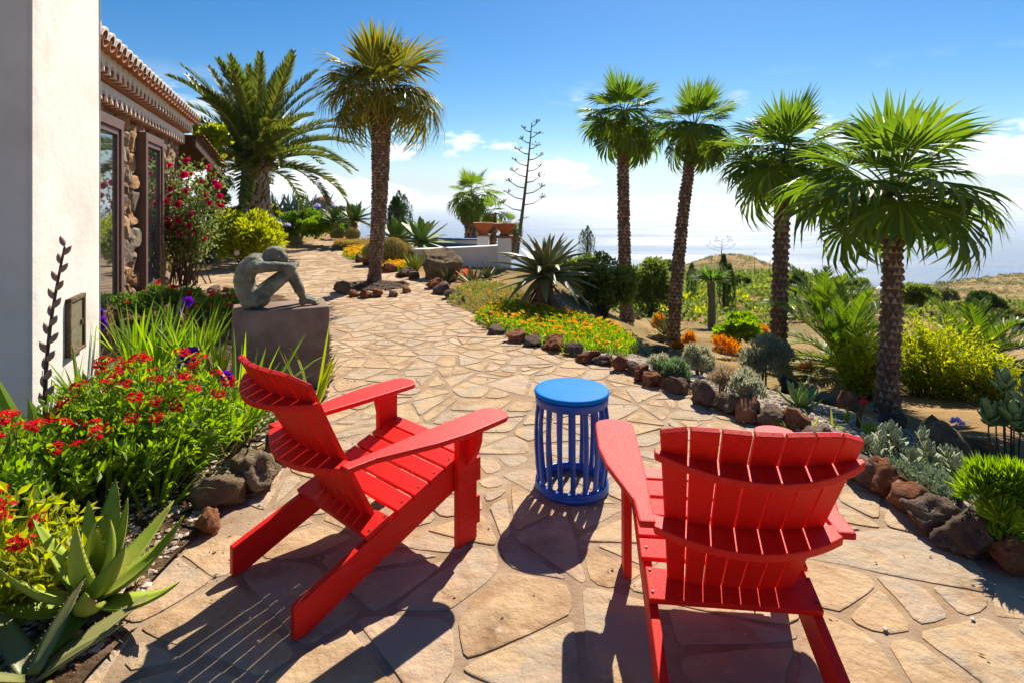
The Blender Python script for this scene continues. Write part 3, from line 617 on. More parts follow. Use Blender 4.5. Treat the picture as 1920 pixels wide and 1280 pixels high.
    g = MB(); g.add([tuple(e0 + Vector((0, .06, .0))), tuple(e1 + Vector((0, .06, .0))), tuple(e1 + Vector((0, 2.6, .0))), tuple(e0 + Vector((0, 2.6, .0)))] + [tuple(e0 + Vector((0, -.05, .05))), tuple(e1 + Vector((0.05, -.05, .05))), tuple(e1 + Vector((0, 2.6, .05))), tuple(e0 + Vector((0, 2.6, .05)))], [(3, 2, 1, 0), (4, 5, 6, 7), (0, 1, 5, 4), (1, 2, 6, 5), (3, 0, 4, 7)])
    ob('porch_roof', g.mesh('porch_roof', MT['darkwood']), t, M0)
    pt = halftile(.07, .20, .014).mesh('porch_tile', MT['tile'], True)
    for i in range(11):
        q = e0.lerp(e1, (i + .5) / 11); ob('porch_tile', pt, t, M0 @ TRS((q.x + .1, q.y - .04, q.z + .06), (0, .25, rd(90))))
    g = MB(); g.box((T1 + 1.6, 1.5, 1.1), (.12, .12, 2.2)); g.box((T1 + 1.1, 1.5, 2.0), (2.0, .10, .14)); ob('porch_post', g.mesh('porch_post', MT['darkwood']), t, M0)
house()
def trellis():
    o = Vector((-5.1, 7.4, 0)) + DH * 3.12 + NH * .12
    t = thing('wooden_trellis', 'thin brown climbing trellis on the stone wall behind the roses', 'trellis', o)
    m = MB(); m.box((0, 0, 0), (.022, .02, 2.3)); u = m.mesh('upright', MT['darkwood']); m = MB(); m.box((0, 0, 0), (.50, .018, .022)); w = m.mesh('crossbar', MT['darkwood'])
    for i in range(4): ob('upright', u, t, FH((0, 0, 0)) @ TRS((i * .14, 0, 1.15)))
    for i in range(9): ob('crossbar', w, t, FH((0, 0, 0)) @ TRS((.21, -.024, .25 + i * .24)))
trellis()
# ================================================================ red slatted garden chairs
_s = MB(); _s.lathe([(.005, -.003), (.005, .0012)], 8); SCREW = _s.mesh('screw', MT['screw'])
def chair(label, loc, heading):
    t = thing('garden_chair', label, 'chair', loc, -heading, 'red slatted garden chairs')
    RM = MT['red']
    def pb(name, mb, bw=.0035, lab=None):
        o = ob(name, mb.mesh(name, RM), t); bevel(o, bw, 2)
        return o
    YR, YF = -.775, .055            # rear end and front of the side rails
    side = [(YR, .0), (YR, .112), (-.02, .362), (YF, .368), (YF, .255), (-.03, .235), (-.55, .062), (-.72, .0)]
    for s in (-1, 1):
        x0 = s * .250
        m = MB(); m.prism(side, -.015, .015, ((0, 1, 0), (0, 0, 1), (1, 0, 0)), (x0, 0, 0)); pb('side_rail', m)
        m = MB(); m.prism([(-.055, 0), (.055, 0), (.055, .512), (-.055, .512)], -.016, .016, ((0, 1, 0), (0, 0, 1), (1, 0, 0)), (s * .288, 0, 0)); leg = pb('front_leg', m)
        m = MB(); m.prism([(.0, .512), (.075, .512), (.072, .46), (.05, .40), (.012, .35), (.0, .35)], -.016, .016, ((s, 0, 0), (0, 0, 1), (0, 1, 0)), (s * .304, 0, 0)); ob('arm_bracket', m.mesh('arm_bracket', RM), leg)
        m = MB(); m.box((s * .288, .067, .30), (.03, .022, .10)); ob('leg_spacer', m.mesh('leg_spacer', RM), leg)
        m = MB(); m.box((s * .288, .066, .12), (.026, .020, .12)); ob('leg_spacer', m.mesh('leg_spacer', RM), leg)
        # armrest outline: wide rounded paddle in front, narrow at the back
        ou = []; 
        for a in np.linspace(-90, 90, 11): ou.append((.010 + .080 * math.sin(rd(a)), .125 + .065 * math.cos(rd(a))))
        inn = [(.090, .05), (.088, -.10), (.066, -.24), (.024, -.38), (-.006, -.48), (-.010, -.60)]
        outl = [(-.060, -.60), (-.060, -.50), (-.066, -.36), (-.070, -.20), (-.071, -.05), (-.071, .06)]
        poly = [(s * q[0], q[1]) for q in outl + ou + inn]
        if s < 0: poly = poly[::-1]
        m = MB(); m.prism(poly, .513, .536, ((1, 0, 0), (0, 1, 0), (0, 0, 1)), (s * .318, 0, 0)); pb('armrest', m, .006)
    # seat slats along the curved rail tops
    top = [(YR, .112), (-.02, .362), (YF, .368)]
    def ztop(y): return float(np.interp(y, [p[0] for p in top], [p[1] for p in top]))
    ys = [.022, -.062, -.146, -.230, -.314]
    for i, y in enumerate(ys):
        sl = math.atan2(ztop(y + .03) - ztop(y - .03), .06)
        m = MB(); m.box((0, y, ztop(y) + .012), (.545, .077, .019), Euler((sl, 0, 0)).to_matrix().to_4x4()); o = pb('seat_slat', m)
        for sx in (-1, 1): ob('screw', SCREW, o, TRS((sx * .250, y, ztop(y) + .0225)))
    m = MB(); m.box((0, .071, .325), (.50, .018, .11)); pb('front_apron', m)
    # back: seven slats set on a shallow arc, leaning back
    B0 = Vector((0, -.365, .225)); lean = rd(28); ax = Vector((0, -math.sin(lean), math.cos(lean))); nb = Vector((0, -math.cos(lean), -math.sin(lean)))   # nb: rearwards
    n = 7; LB = .790
    for i in range(n):
        k = i - 3
        def pos(h, u, thick):       # u lateral in slat units; width fans out with height
            w = .054 + .0235 * h / LB
            x = (k + u) * w * 1.02; sag = .062 * (1 - (x / .29) ** 2) * (0.55 + .45 * h / LB)
            return B0 + ax * h + nb * (sag + thick) + Vector((x, 0, 0))
        g = .455; lt = LB
        V = []; hs = [-.05, .25, .5, None]
        for h in hs:
            for u in (-g, g):
                hh = LB - 11 * abs((k + u) * .0755) ** 4 - .25 * ((k + u) * .0755) ** 2 if h is None else h
                for th in (0, .020): V.append(tuple(pos(hh, u, th)))
        F = [(0, 1, 3, 2), (12, 14, 15, 13)]
        for q in range(3):
            a = q * 4; b = a + 4
            F += [(a, b, b + 1, a + 1), (a + 2, a + 3, b + 3, b + 2), (a, a + 2, b + 2, b), (a + 1, b + 1, b + 3, a + 3)]
        m = MB(); m.add(V, F); pb('back_slat', m, .003)
    def crescent(name, h, xw, depth, thick, flatback=0.0, ends=.035):
        c = B0 + ax * h; pts = []; K = 15
        xs = np.linspace(-xw, xw, K)
        
        fr = [(x, .062 * (1 - (x / .29) ** 2) * (.55 + .45 * h / LB) + .0215) for x in xs]
        bk = [(x, fr[i][1] + ends + (depth - ends) * (1 - (x / xw) ** 2)) for i, x in enumerate(xs)]
        if flatback: bk = [(x, flatback) for x in xs]
        poly = fr + bk[::-1]
        # board lies level across the slats
        m = MB(); nv = Vector((0, -math.cos(lean * .35), -math.sin(lean * .35))); uv = Vector((0, -math.sin(lean * .35), math.cos(lean * .35)))
        m.prism(poly, -thick / 2, thick / 2, ((1, 0, 0), tuple(nv), tuple(uv)), tuple(c)); return pb(name, m, .004)
    crescent('back_brace', .635, .278, .078, .024, ends=.02)
    crescent('back_brace', .345, .266, .100, .026, ends=.055)
    o = None; m = MB()      # board behind the back, across the side rails
    sl = math.atan2(.25, .755); c = Vector((0, -.435, ztop(-.435) + .004))
    poly = [(-.264, -.055), (.264, -.055), (.264, .058)] + [(x, .058 - .045 * (1 - (x / .21) ** 2)) for x in np.linspace(.2, -.2, 11)] + [(-.264, .058)]
    m.prism(poly, -.002, .020, ((1, 0, 0), (0, math.cos(sl), math.sin(sl)), (0, -math.sin(sl), math.cos(sl))), tuple(c)); o = pb('lower_brace', m, .003)
    for sx in (-1, 1):
        for dy in (-.035, .04): ob('screw', SCREW, o, TRS(tuple(c + Vector((sx * .250, dy * math.cos(sl), dy * math.sin(sl) + .0215)))))
    return t
chair('red slatted wooden garden chair beside the stone pedestal, turned towards the blue stool', (-.419, 2.66, .006), math.atan2(.664, .748))
chair('red slatted wooden garden chair seen straight from behind, right of the blue stool', (.750, 2.25, .006), rd(6.0))
# ================================================================ blue stool
def stool():
    t = thing('drum_stool', 'round blue slatted drum stool standing between the two red chairs', 'stool', (.312, 2.944, .006))
    m = MB(); m.lathe([(.0, .484), (.175, .484), (.189, .487), (.195, .494), (.196, .500), (.193, .506), (.188, .5095), (.182, .5105), (.176, .511), (.05, .511), (.0, .511)], 64, cap=False); ob('seat', m.mesh('seat', MT['bluesheen'], True), t)
    m = MB(); m.lathe([(.170, .445), (.186, .443), (.189, .447), (.187, .462), (.190, .466), (.191, .478), (.187, .4835), (.170, .4835)], 64, cap=False); ob('top_ring', m.mesh('top_ring', MT['blue'], True), t)
    m = MB(); m.lathe([(.165, .0), (.185, .0), (.192, .006), (.192, .020), (.188, .025), (.190, .030), (.188, .045), (.178, .048), (.165, .048), (.162, .024), (.165, .0)], 64, cap=False); ob('base_ring', m.mesh('base_ring', MT['blue'], True), t)
    s = MB(); pr = [(0.178, .046), (.187, .13), (.193, .22), (.194, .29), (.190, .37), (.181, .446)]; V = []
    for r_, z in pr: V += [(r_, -.0125, z), (r_ + .004, 0, z), (r_, .0125, z), (r_ - .013, .0105, z), (r_ - .013, -.0105, z)]
    F = [(i * 5 + j, i * 5 + (j + 1) % 5, (i + 1) * 5 + (j + 1) % 5, (i + 1) * 5 + j) for i in range(5) for j in range(5)] + [(4, 3, 2, 1, 0), (25, 26, 27, 28, 29)]
    s.add(V, F); me = s.mesh('stave', MT['blue'])
    for i in range(18): ob('stave', me, t, TRS((0, 0, 0), (0, 0, 2 * math.pi * (i + .3) / 18)))
stool()
# ================================================================ pedestal and bronze figure
PA = rd(25); PX = Vector((math.cos(PA), math.sin(PA), 0)); PY = Vector((-math.sin(PA), math.cos(PA), 0))
PC = Vector((-2.09, 4.2, 0)) + PX * .35 + PY * .21
def pedestal():
    m = MB(); m.box((0, 0, .325), (.70, .42, .65))
    o = ob('stone_pedestal', m.mesh('stone_pedestal', MT['pedestal']), label='dark brown concrete block pedestal under the bronze figure', cat='pedestal'); bevel(o, .012, 3)
    o.location = (PC.x, PC.y, 0); o.rotation_euler = (0, 0, PA)
pedestal()
def capsule(m, a, b, ra, rb, sq=1.0, n=14):
    """tapered rounded limb"""
    a = Vector(a); b = Vector(b); d = (b - a); L_ = d.length; q = d.to_track_quat('Z', 'Y').to_matrix(); prof = []
    for k in range(6): th = -math.pi / 2 + k * math.pi / 2 / 5; prof.append((ra * math.cos(th), ra * math.sin(th)))
    for k in range(6): th = k * math.pi / 2 / 5; prof.append((rb * math.cos(th), L_ + rb * math.sin(th)))
    V = []; an = np.arange(n) * 2 * np.pi / n
    for r_, z in prof:
        for th in an: V.append(tuple(a + q @ Vector((max(r_, 1e-4) * math.cos(th), max(r_, 1e-4) * math.sin(th) * sq, z))))
    k = len(prof); F = [(i * n + j, i * n + (j + 1) % n, (i + 1) * n + (j + 1) % n, (i + 1) * n + j) for i in range(k - 1) for j in range(n)] + [tuple(range(n - 1, -1, -1)), tuple((k - 1) * n + j for j in range(n))]
    m.add(V, F)
def statue():
    # figure sits at the left end, knees drawn up, forehead on folded arms; local x to the feet, y into the picture, z up
    m = MB(); c = capsule
    sp = [(-.185, .0, .070), (-.222, 0, .14), (-.235, 0, .215), (-.215, 0, .285), (-.165, 0, .335), (-.09, 0, .355)]
    rs = [.080, .074, .072, .074, .068, .046]
    for i in range(5):
        for y in (-.038, .038):
            wd = 1.0 + .3 * (i >= 2)
            c(m, (sp[i][0], y * wd, sp[i][2]), (sp[i + 1][0], y * wd * (1 if i < 4 else .3), sp[i + 1][2]), rs[i], rs[i + 1])
    c(m, (-.10, 0, .358), (-.05, 0, .372), .044, .042)                     # neck
    c(m, (-.030, 0, .392), (.022, 0, .365), .064, .050); c(m, (-.045, 0, .395), (-.01, 0, .402), .058, .054)   # skull, face down
    c(m, (.048, 0, .338), (.054, 0, .328), .016, .010)                     # nose
    for s in (-1, 1):
        c(m, (-.004, s * .060, .375), (-.010, s * .062, .360), .013, .010)   # ear
        c(m, (-.165, s * .064, .066), (-.115, s * .066, .068), .065, .060)  # buttock
        c(m, (-.150, s * .064, .080), (.075, s * .054, .258), .062, .044)  # thigh
        c(m, (.075, s * .054, .258), (.098, s * .054, .230), .044, .040)   # knee
        c(m, (.090, s * .054, .240), (.145, s * .054, .125), .041, .040)   # calf
        c(m, (.138, s * .054, .140), (.182, s * .054, .040), .036, .024)
        c(m, (.172, s * .054, .026), (.164, s * .054, .022), .025, .021)   # heel
        c(m, (.182, s * .054, .042), (.258, s * .058, .021), .026, .019)   # foot
        for k in range(5): c(m, (.250, s * (.040 + .0090 * k), .015), (.290 - .005 * k, s * (.037 + .0110 * k), .010), .0095, .0078)
        c(m, (-.150, s * .104, .312), (-.04, s * .110, .310), .046, .038)  # upper arm
        c(m, (-.16, s * .090, .318), (-.13, s * .075, .325), .052, .050)     # shoulder
        c(m, (-.04, s * .110, .310), (.090, s * .092, .302), .037, .033)
        c(m, (.090, s * .092, .302), (.122, -s * .045, .300 + .02 * (s > 0)), .032, .024)   # forearm across the knees
        c(m, (.122, -s * .045, .300 + .02 * (s > 0)), (.110, -s * .092, .292 + .02 * (s > 0)), .025, .019)   # hand
        for k in range(4): c(m, (.126 - .013 * k, -s * .088, .292 + .02 * (s > 0)), (.118 - .014 * k, -s * .128, .272 + .02 * (s > 0)), .0085, .0068)
    me = m.mesh('seated_figure', MT['bronze'], True)
    o = ob('bronze_figure', me, label='bronze sculpture of a crouching seated figure resting its head on its knees', cat='statue')
    rm = o.modifiers.new('remesh', 'REMESH'); rm.mode = 'VOXEL'; rm.voxel_size = .0055; rm.use_smooth_shade = True
    sm = o.modifiers.new('smooth', 'SMOOTH'); sm.iterations = 5; sm.factor = .5
    dt = bpy.data.textures.new('hammered', 'CLOUDS'); dt.noise_scale = .05
    dm = o.modifiers.new('hammered', 'DISPLACE'); dm.texture = dt; dm.strength = .013; dm.mid_level = .5; dm.texture_coords = 'LOCAL'
    q = PC + PX * (-.02) - PY * .02
    o.location = (q.x, q.y, .649); o.rotation_euler = (0, 0, PA - rd(2)); o.scale = (1.06, 1.06, 1.06)
statue()
# ================================================================ white garden wall with pots, dome beyond
def gardenwall():
    # front wall: slightly curved sweep, cap rising to the pillar
    Y0 = 12.6; pts = [(770, 13.6), (820, 13.3), (870, 13.0), (915, 12.8), (950, 12.6)]
    t = thing('garden_wall', 'low white curved garden wall with blue trim behind the boulder', 'wall', (xat(860, 13), 13, 0))
    o = Vector(t.location); K = len(pts); m = MB(); cp = MB()
    P = [Vector((xat(u, y), y, 0)) - o for u, y in pts]; tops = [zat(471.5, 13.6), zat(470, 13.3), zat(468, 13), zat(466, 12.8), zat(464, 12.6)]; zb = -1.2
    def ribbonwall(mb, P, t0, t1, th):
        V = []
        for p, a, b in zip(P, t0, t1):
            for dy in (-th / 2, th / 2):
                V += [(p.x, p.y + dy, a), (p.x, p.y + dy, b)]
        F = []
        for i in range(len(P) - 1):
            a = i * 4; b = a + 4
            F += [(a, b, b + 1, a + 1), (a + 3, b + 3, b + 2, a + 2), (a + 1, b + 1, b + 3, a + 3)]
        F += [(0, 1, 3, 2), (4 * len(P) - 4, 4 * len(P) - 2, 4 * len(P) - 1, 4 * len(P) - 3)]
        mb.add(V, F)
    ribbonwall(m, P, [zb] * K, tops, .22); ob('wall_face', m.mesh('wall_face', MT['whitewall']), t)
    ribbonwall(cp, P, [q + .004 for q in tops], [q + .06 for q in tops], .28); ob('coping', cp.mesh('coping', MT['whitewall']), t)
    for (u, y, w, vt, vb, nm) in ((946, 12.45, .30, 446, 520, 'near'), (906, 14.6, .30, 443, 470, 'far')):
        b = MB(); zt = zat(vt, y); b.box((xat(u, y) - o.x, y - o.y, (zt - 1.4) / 2), (w, w, zt + 1.4)); bevel(ob('pillar', b.mesh('pillar', MT['whitewall']), t), .01)
        b = MB(); b.box((xat(u, y) - o.x, y - o.y, zt + .025), (w + .07, w + .07, .045)); bevel(ob('pillar_cap', b.mesh('pillar_cap', MT['pedestal']), t), .006)
        lab = 'terracotta bowl planter on the nearer white pillar, to the right' if nm == 'near' else 'terracotta bowl planter on the farther white pillar, to the left'
        bw = MB(); sc = 1.0 if nm == 'near' else 1.12
        bw.lathe([(.0, .0), (.10, .0), (.12, .02), (.09, .06), (.11, .09), (.19, .15), (.235, .22), (.245, .26), (.235, .27), (.215, .26), (.18, .20), (.0, .19)], 32, cap=False)
        p = ob('bowl_planter', bw.mesh('bowl_planter', MT['terracotta'], True), label=lab, cat='planter', group='terracotta bowls on the white pillars'); p.location = (xat(u, y), y, zt + .048); p.scale = (sc,) * 3
    bl = mat('blue_wall_trim', [(.03, .13, .40), (.05, .18, .48)], scale=6, rough=.7)
    b = MB(); y = 12.30; b.add([(xat(938, y) - o.x, y - o.y, zat(466, y)), (xat(953, y) - o.x, y - o.y, zat(462, y)), (xat(953, y) - o.x, y - o.y, zat(457, y)), (xat(946, y) - o.x, y - o.y, zat(458, y))], [(0, 1, 2, 3)])
    # rear wall beyond with its blue dado
    P2 = [Vector((xat(u, y_), y_, 0)) - o for u, y_ in ((795, 16.6), (850, 15.8), (906, 14.7))]
    m = MB(); ribbonwall(m, P2, [-1.3] * 3, [zat(449, 16.6), zat(450, 15.8), zat(451, 14.7)], .2); ob('rear_wall', m.mesh('rear_wall', MT['whitewall']), t)
    m = MB(); P3 = [p + Vector((0, -.13, 0)) for p in P2]; ribbonwall(m, P3, [-1.25] * 3, [zat(449, 16.6) - .10, zat(450, 15.8) - .10, zat(451, 14.7) - .10], .03); ob('blue_dado', m.mesh('blue_dado', bl), t)
    m = MB(); ribbonwall(m, P2, [zat(449, 16.6) + .003, zat(450, 15.8) + .003, zat(451, 14.7) + .003], [zat(449, 16.6) + .04, zat(450, 15.8) + .04, zat(451, 14.7) + .04], .24); ob('blue_coping', m.mesh('blue_coping', bl), t)
gardenwall()
def domehouse():
    y = 32.0; zb = zat(420, y); t = thing('domed_house', 'distant grey flat roofed house topped by a terracotta dome', 'house', (xat(610, y), y, zb))
    m = MB(); m.box((0, 1.0, zat(391, y) - zb - 1.2), (2.7, 2.6, 2.4)); ob('wall', m.mesh('wall', MT['whitewall']), t)
    m = MB(); m.box((0, 1.0, zat(391, y) - zb + .05), (2.9, 2.8, .09)); ob('flat_roof', m.mesh('flat_roof', MT['pedestal']), t)
    m = MB(); r_ = .66; pr = [(r_, 0)] + [(r_ * math.cos(a), r_ * .86 * math.sin(a)) for a in np.linspace(.05, 1.5, 10)] + [(.001, r_ * .86)]
    m.lathe(pr, 32, c=(xat(598, y) - xat(610, y), .6, zat(391, y) - zb + .09), cap=False); ob('dome', m.mesh('dome', MT['terracotta'], True), t)
domehouse()
# ================================================================ plant builders
GA = 2.399963
def fanmesh(Lp, Rb, half, nseg=34, droop=.35, cup=.25, fold=.22, bend=.5, fuse=.55, mats=None, seed=0, curl=0.0):
    """fan leaf: stalk along +Y from the origin, blade of folded segments; bend tips the blade down"""
    r = np.random.default_rng(seed); m = MB()
    k = 6; t = np.linspace(0, 1, k); sag = -.10 * Lp * t ** 2
    m.tube(np.stack([np.zeros(k), Lp * t, sag], 1), np.linspace(.022, .011, k) * Rb, 5, 1)
    c = np.array([0, Lp, sag[-1]])
    th = np.linspace(-half, half, nseg) + r.normal(0, .012, nseg)
    ln = Rb * (1 - .22 * (np.abs(th) / half) ** 2) * r.uniform(.92, 1.05, nseg)
    rr_ = np.array([0.02, .32, fuse, .78, 1.0]); kk = len(rr_); dth = 2 * half / (nseg - 1)
    w = np.array([0.02, .32, fuse, .5 * fuse, .02]) * np.tan(dth / 2) * 1.02
    d = np.stack([np.sin(th), np.cos(th), np.zeros(nseg)], 1); sd_ = np.stack([np.cos(th), -np.sin(th), np.zeros(nseg)], 1)
    P = d[:, None, :] * rr_[None, :, None] * ln[:, None, None]
    dr = droop * r.uniform(.5, 1.5, nseg)[:, None]
    P[:, :, 2] += -(rr_[None, :] ** 3) * dr * ln[:, None] + cup * np.abs(np.sin(th))[:, None] * rr_[None, :] * ln[:, None] * .5
    P[:, :, :2] *= (1 - .25 * dr[:, :, None] * (rr_[None, :, None] ** 3))
    tw = r.normal(0, .10, (nseg, 1)) * np.array([0, 0, .2, .6, 1.2])[None, :]
    P += sd_[:, None, :] * tw[:, :, None] * ln[:, None, None] * .5
    Sd = sd_[:, None, :] * (w[None, :] * ln[:, None])[:, :, None]
    N = np.zeros_like(P); N[:, :, 2] = fold * 2 * (w[None, :] * ln[:, None]) * np.where(np.arange(nseg) % 2 == 0, 1, 1)[:, None]
    ca, sa = math.cos(bend), math.sin(bend)      # tip the blade about X
    Rx = np.array([[1, 0, 0], [0, ca, sa], [0, -sa, ca]])
    P = P @ Rx.T + c; Sd = Sd @ Rx.T; N = N @ Rx.T
    m.ribbon(P, Sd, N, 0)
    return m.mesh('fan_leaf', mats)
def pinmesh(L_, nl, ll, bend, mats, seed=0, vee=.55, wid=.022, rise=0.0):
    """feather leaf: arched midrib along +Y with leaflets"""
    r = np.random.default_rng(seed); m = MB(); k = 16; t = np.linspace(0, 1, k)
    ang = rise - bend * t ** 1.35; st = L_ / (k - 1)
    pts = np.zeros((k, 3)); 
    for i in range(1, k): a = (ang[i] + ang[i - 1]) / 2; pts[i] = pts[i - 1] + np.array([0, math.cos(a), math.sin(a)]) * st
    m.tube(pts, np.linspace(.018, .004, k) * L_ / 2.2 + .003, 5, 1)
    u = np.linspace(.10, .995, nl); n = nl * 2; U = np.repeat(u, 2) + r.normal(0, .002, n); sgn = np.tile([-1., 1.], nl)
    base = np.stack([np.interp(U, t, pts[:, i]) for i in range(3)], 1); a = np.interp(U, t, ang)
    T = np.stack([np.zeros(n), np.cos(a), np.sin(a)], 1); Nn = np.stack([np.zeros(n), -np.sin(a), np.cos(a)], 1); X = np.array([1., 0, 0])
    fw = (.55 + .75 * U) + r.normal(0, .08, n); vv = vee + r.normal(0, .14, n)
    D = sgn[:, None] * X * np.cos(vv)[:, None] + Nn * np.sin(vv)[:, None] + T * fw[:, None]; D = unit(D)
    ln = ll * np.clip(np.sin(np.pi * (.13 + .80 * U)), .12, 1) ** .7 * r.uniform(.9, 1.08, n)
    rr_ = np.array([0, .45, 1.0]); P = base[:, None, :] + D[:, None, :] * (ln[:, None] * rr_[None, :])[:, :, None]
    P[:, :, 2] -= (rr_[None, :] ** 2) * ln[:, None] * r.uniform(.02, .16, n)[:, None]
    S_ = unit(np.cross(D, Nn + .3 * r.normal(size=(n, 3)))); w = np.array([.5, 1., .05])
    Sd = S_[:, None, :] * (w[None, :] * wid * .5)[:, :, None]
    m.ribbon(P, Sd, None, 0)
    return m.mesh('frond', mats)
def scales(m, cx, rad, z0, z1, na, rows, out_, hgt, tilt=.4, jit=.25, seed=0, mi=0):
    """leaf-base stubs wound round a trunk; cx(z)->(x,y), rad(z)"""
    r = np.random.default_rng(seed)
    for i in range(rows):
        z = z0 + (z1 - z0) * (i + .5) / rows; c = cx(z); R_ = rad(z)
        for j in range(na):
            a = 2 * math.pi * (j + .5 * (i % 2)) / na + r.normal(0, .11); w = 2 * math.pi * R_ / na * .52 * r.uniform(.85, 1.15); h = hgt * r.uniform(1 - jit, 1 + jit * 1.6); o_ = out_ * r.uniform(1 - 2 * jit, 1 + 2 * jit)
            ra = np.array([math.cos(a), math.sin(a), 0]); ta = np.array([-math.sin(a), math.cos(a), 0]); b = np.array([c[0], c[1], z])
            V = [b + ra * R_ * .93 - ta * w, b + ra * R_ * .93 + ta * w, b + ra * (R_ + o_) + ta * w * .55 + np.array([0, 0, h * tilt]), b + ra * (R_ + o_) - ta * w * .55 + np.array([0, 0, h * tilt]), b + ra * (R_ + o_ * .55) + np.array([0, 0, h]), b + ra * R_ * .9 + np.array([0, 0, h * 1.05])]
            m.add(V, [(0, 1, 2, 3), (3, 2, 4), (0, 3, 4, 5), (1, 5, 4, 2)], mi)
def trunkline(p0, p1, bow):
    p0, p1 = Vector(p0), Vector(p1)
    def f(z):
        t = min(1.05, max(0, (z - p0.z) / (p1.z - p0.z))); q = p0.lerp(p1, t); b = math.sin(math.pi * t)
        return (q.x + bow[0] * b, q.y + bow[1] * b)
    return f
def place_frond(parent, me, top, az, el, roll=0.0, sc=1.0, name='frond'):
    M = Matrix.Translation(Vector(top)) @ Matrix.Rotation(az, 4, 'Z') @ Matrix.Rotation(el, 4, 'X') @ Matrix.Rotation(roll, 4, 'Y') @ Matrix.Scale(sc, 4)
    return ob(name, me, parent, M)
FAN = {}
def fanset(key, Rb, mats, half=rd(135), nseg=34, droop=.35, lp=.9, fuse=.55):
    if key in FAN: return FAN[key]
    v = [fanmesh(Rb * lp * .75, Rb, rd(60), 22, .05, .35, bend=.05, mats=mats, seed=1, fuse=.6),
         fanmesh(Rb * lp, Rb, half * .85, nseg, droop * .6, .3, bend=.30, mats=mats, seed=2, fuse=fuse),
         fanmesh(Rb * lp, Rb, half, nseg, droop, .3, bend=.55, mats=mats, seed=3, fuse=fuse),
         fanmesh(Rb * lp * 1.1, Rb * .95, half, nseg, droop * 1.5, .2, bend=.75, mats=mats, seed=4, fuse=fuse)]
    FAN[key] = v; return v
def fanpalm(name, label, base, top, r0, r1, bow, fans, n, sc, seed, bark, rows, na, so_, sh, els=(78, -48), dead=0, cat='palm tree', group=None, skirt=True, fruit=False):
    """base/top of the trunk in world space"""
    base, top = Vector(base), Vector(top); t = thing(name, label, cat, base, 0, group); T = top - base; r = random.Random(seed)
    cx = trunkline((0, 0, 0), T, bow); H_ = T.z; rad = lambda z: (r0 + (r1 - r0) * min(1, max(0, z / H_))) * (1 + .25 * max(0, 1 - z / .18))
    m = MB(); zs = np.linspace(-.12, H_ + .05, 16); m.tube([(*cx(z), z) for z in zs], [rad(z) * .95 for z in zs], 14); ob('trunk', m.mesh('trunk', MT['barkcore'], True), t)
    m = MB(); scales(m, cx, rad, -.02, H_ * 1.0, na, rows, so_, sh, seed=seed); ob('leaf_bases', m.mesh('leaf_bases', bark), t, kind='stuff')
    for i in range(n):
        f = i / (n - 1); el = rd(els[0] + (els[1] - els[0]) * f ** .85 + r.uniform(-8, 8)); k = 0 if f < .13 else 1 if f < .40 else 2 if f < .80 else 3
        place_frond(t, fans[k], (T.x, T.y, H_ + .12 * sc * (1 - f)), i * GA + r.uniform(-.2, .2), el, r.uniform(-.25, .25), sc * (r.uniform(.88, 1.1) if i % 3 else r.uniform(.58, .8)) * (1 if k else 1.0))
    if skirt:      # old stalks and fibre at the crown
        m = MB()
        for i in range(60):
            a = r.uniform(0, 6.28); z = H_ - r.uniform(-.12, .20) * sc; c = Vector((*cx(z), z)); d = Vector((math.cos(a), math.sin(a), r.uniform(-.5, .7))); L2 = r.uniform(.1, .3) * sc
            m.tube([tuple(c), tuple(c + d * L2 * .6), tuple(c + d * L2 + Vector((0, 0, -.05 * sc)))], [.012 * sc, .008 * sc, .003 * sc], 4)
        ob('crown_fibre', m.mesh('crown_fibre', MT['bark']), t, kind='stuff')
    if dead:
        fm = fanmesh(.35, .42, rd(110), 22, 1.2, .1, bend=1.1, mats=[MT['deadleaf'], MT['twig']], seed=9)
        for i in range(dead): place_frond(t, fm, (T.x, T.y, H_), r.uniform(0, 6.28), rd(r.uniform(-65, -20)), 0, sc * r.uniform(.6, .9), 'dead_frond')
    if fruit:
        for i in range(fruit):
            a = r.uniform(0, 6.28); el = r.uniform(.1, .7); d = Vector((math.cos(a) * math.cos(el), math.sin(a) * math.cos(el), math.sin(el))); p = Vector((T.x, T.y, H_)); L2 = 1.25 * sc
            pts = [tuple(p + d * L2 * q + Vector((0, 0, -.55 * sc * q ** 2.4))) for q in np.linspace(0, 1, 8)]; m = MB(); m.tube(pts, np.linspace(.010, .004, 8) * sc, 5)
            e = Vector(pts[-1])
            for q in range(14):
                d2 = Vector((r.gauss(0, 1), r.gauss(0, 1), -1.4)).normalized(); m.tube([tuple(e - Vector(pts[-1]) * 0), tuple(e + d2 * .07 * sc), tuple(e + d2 * .12 * sc + Vector((0, 0, -.05 * sc)))], [.004 * sc, .006 * sc, .003 * sc], 4)
            ob('flower_stalk', m.mesh('flower_stalk', MT['deadleaf']), t)
    return t
SL = {}
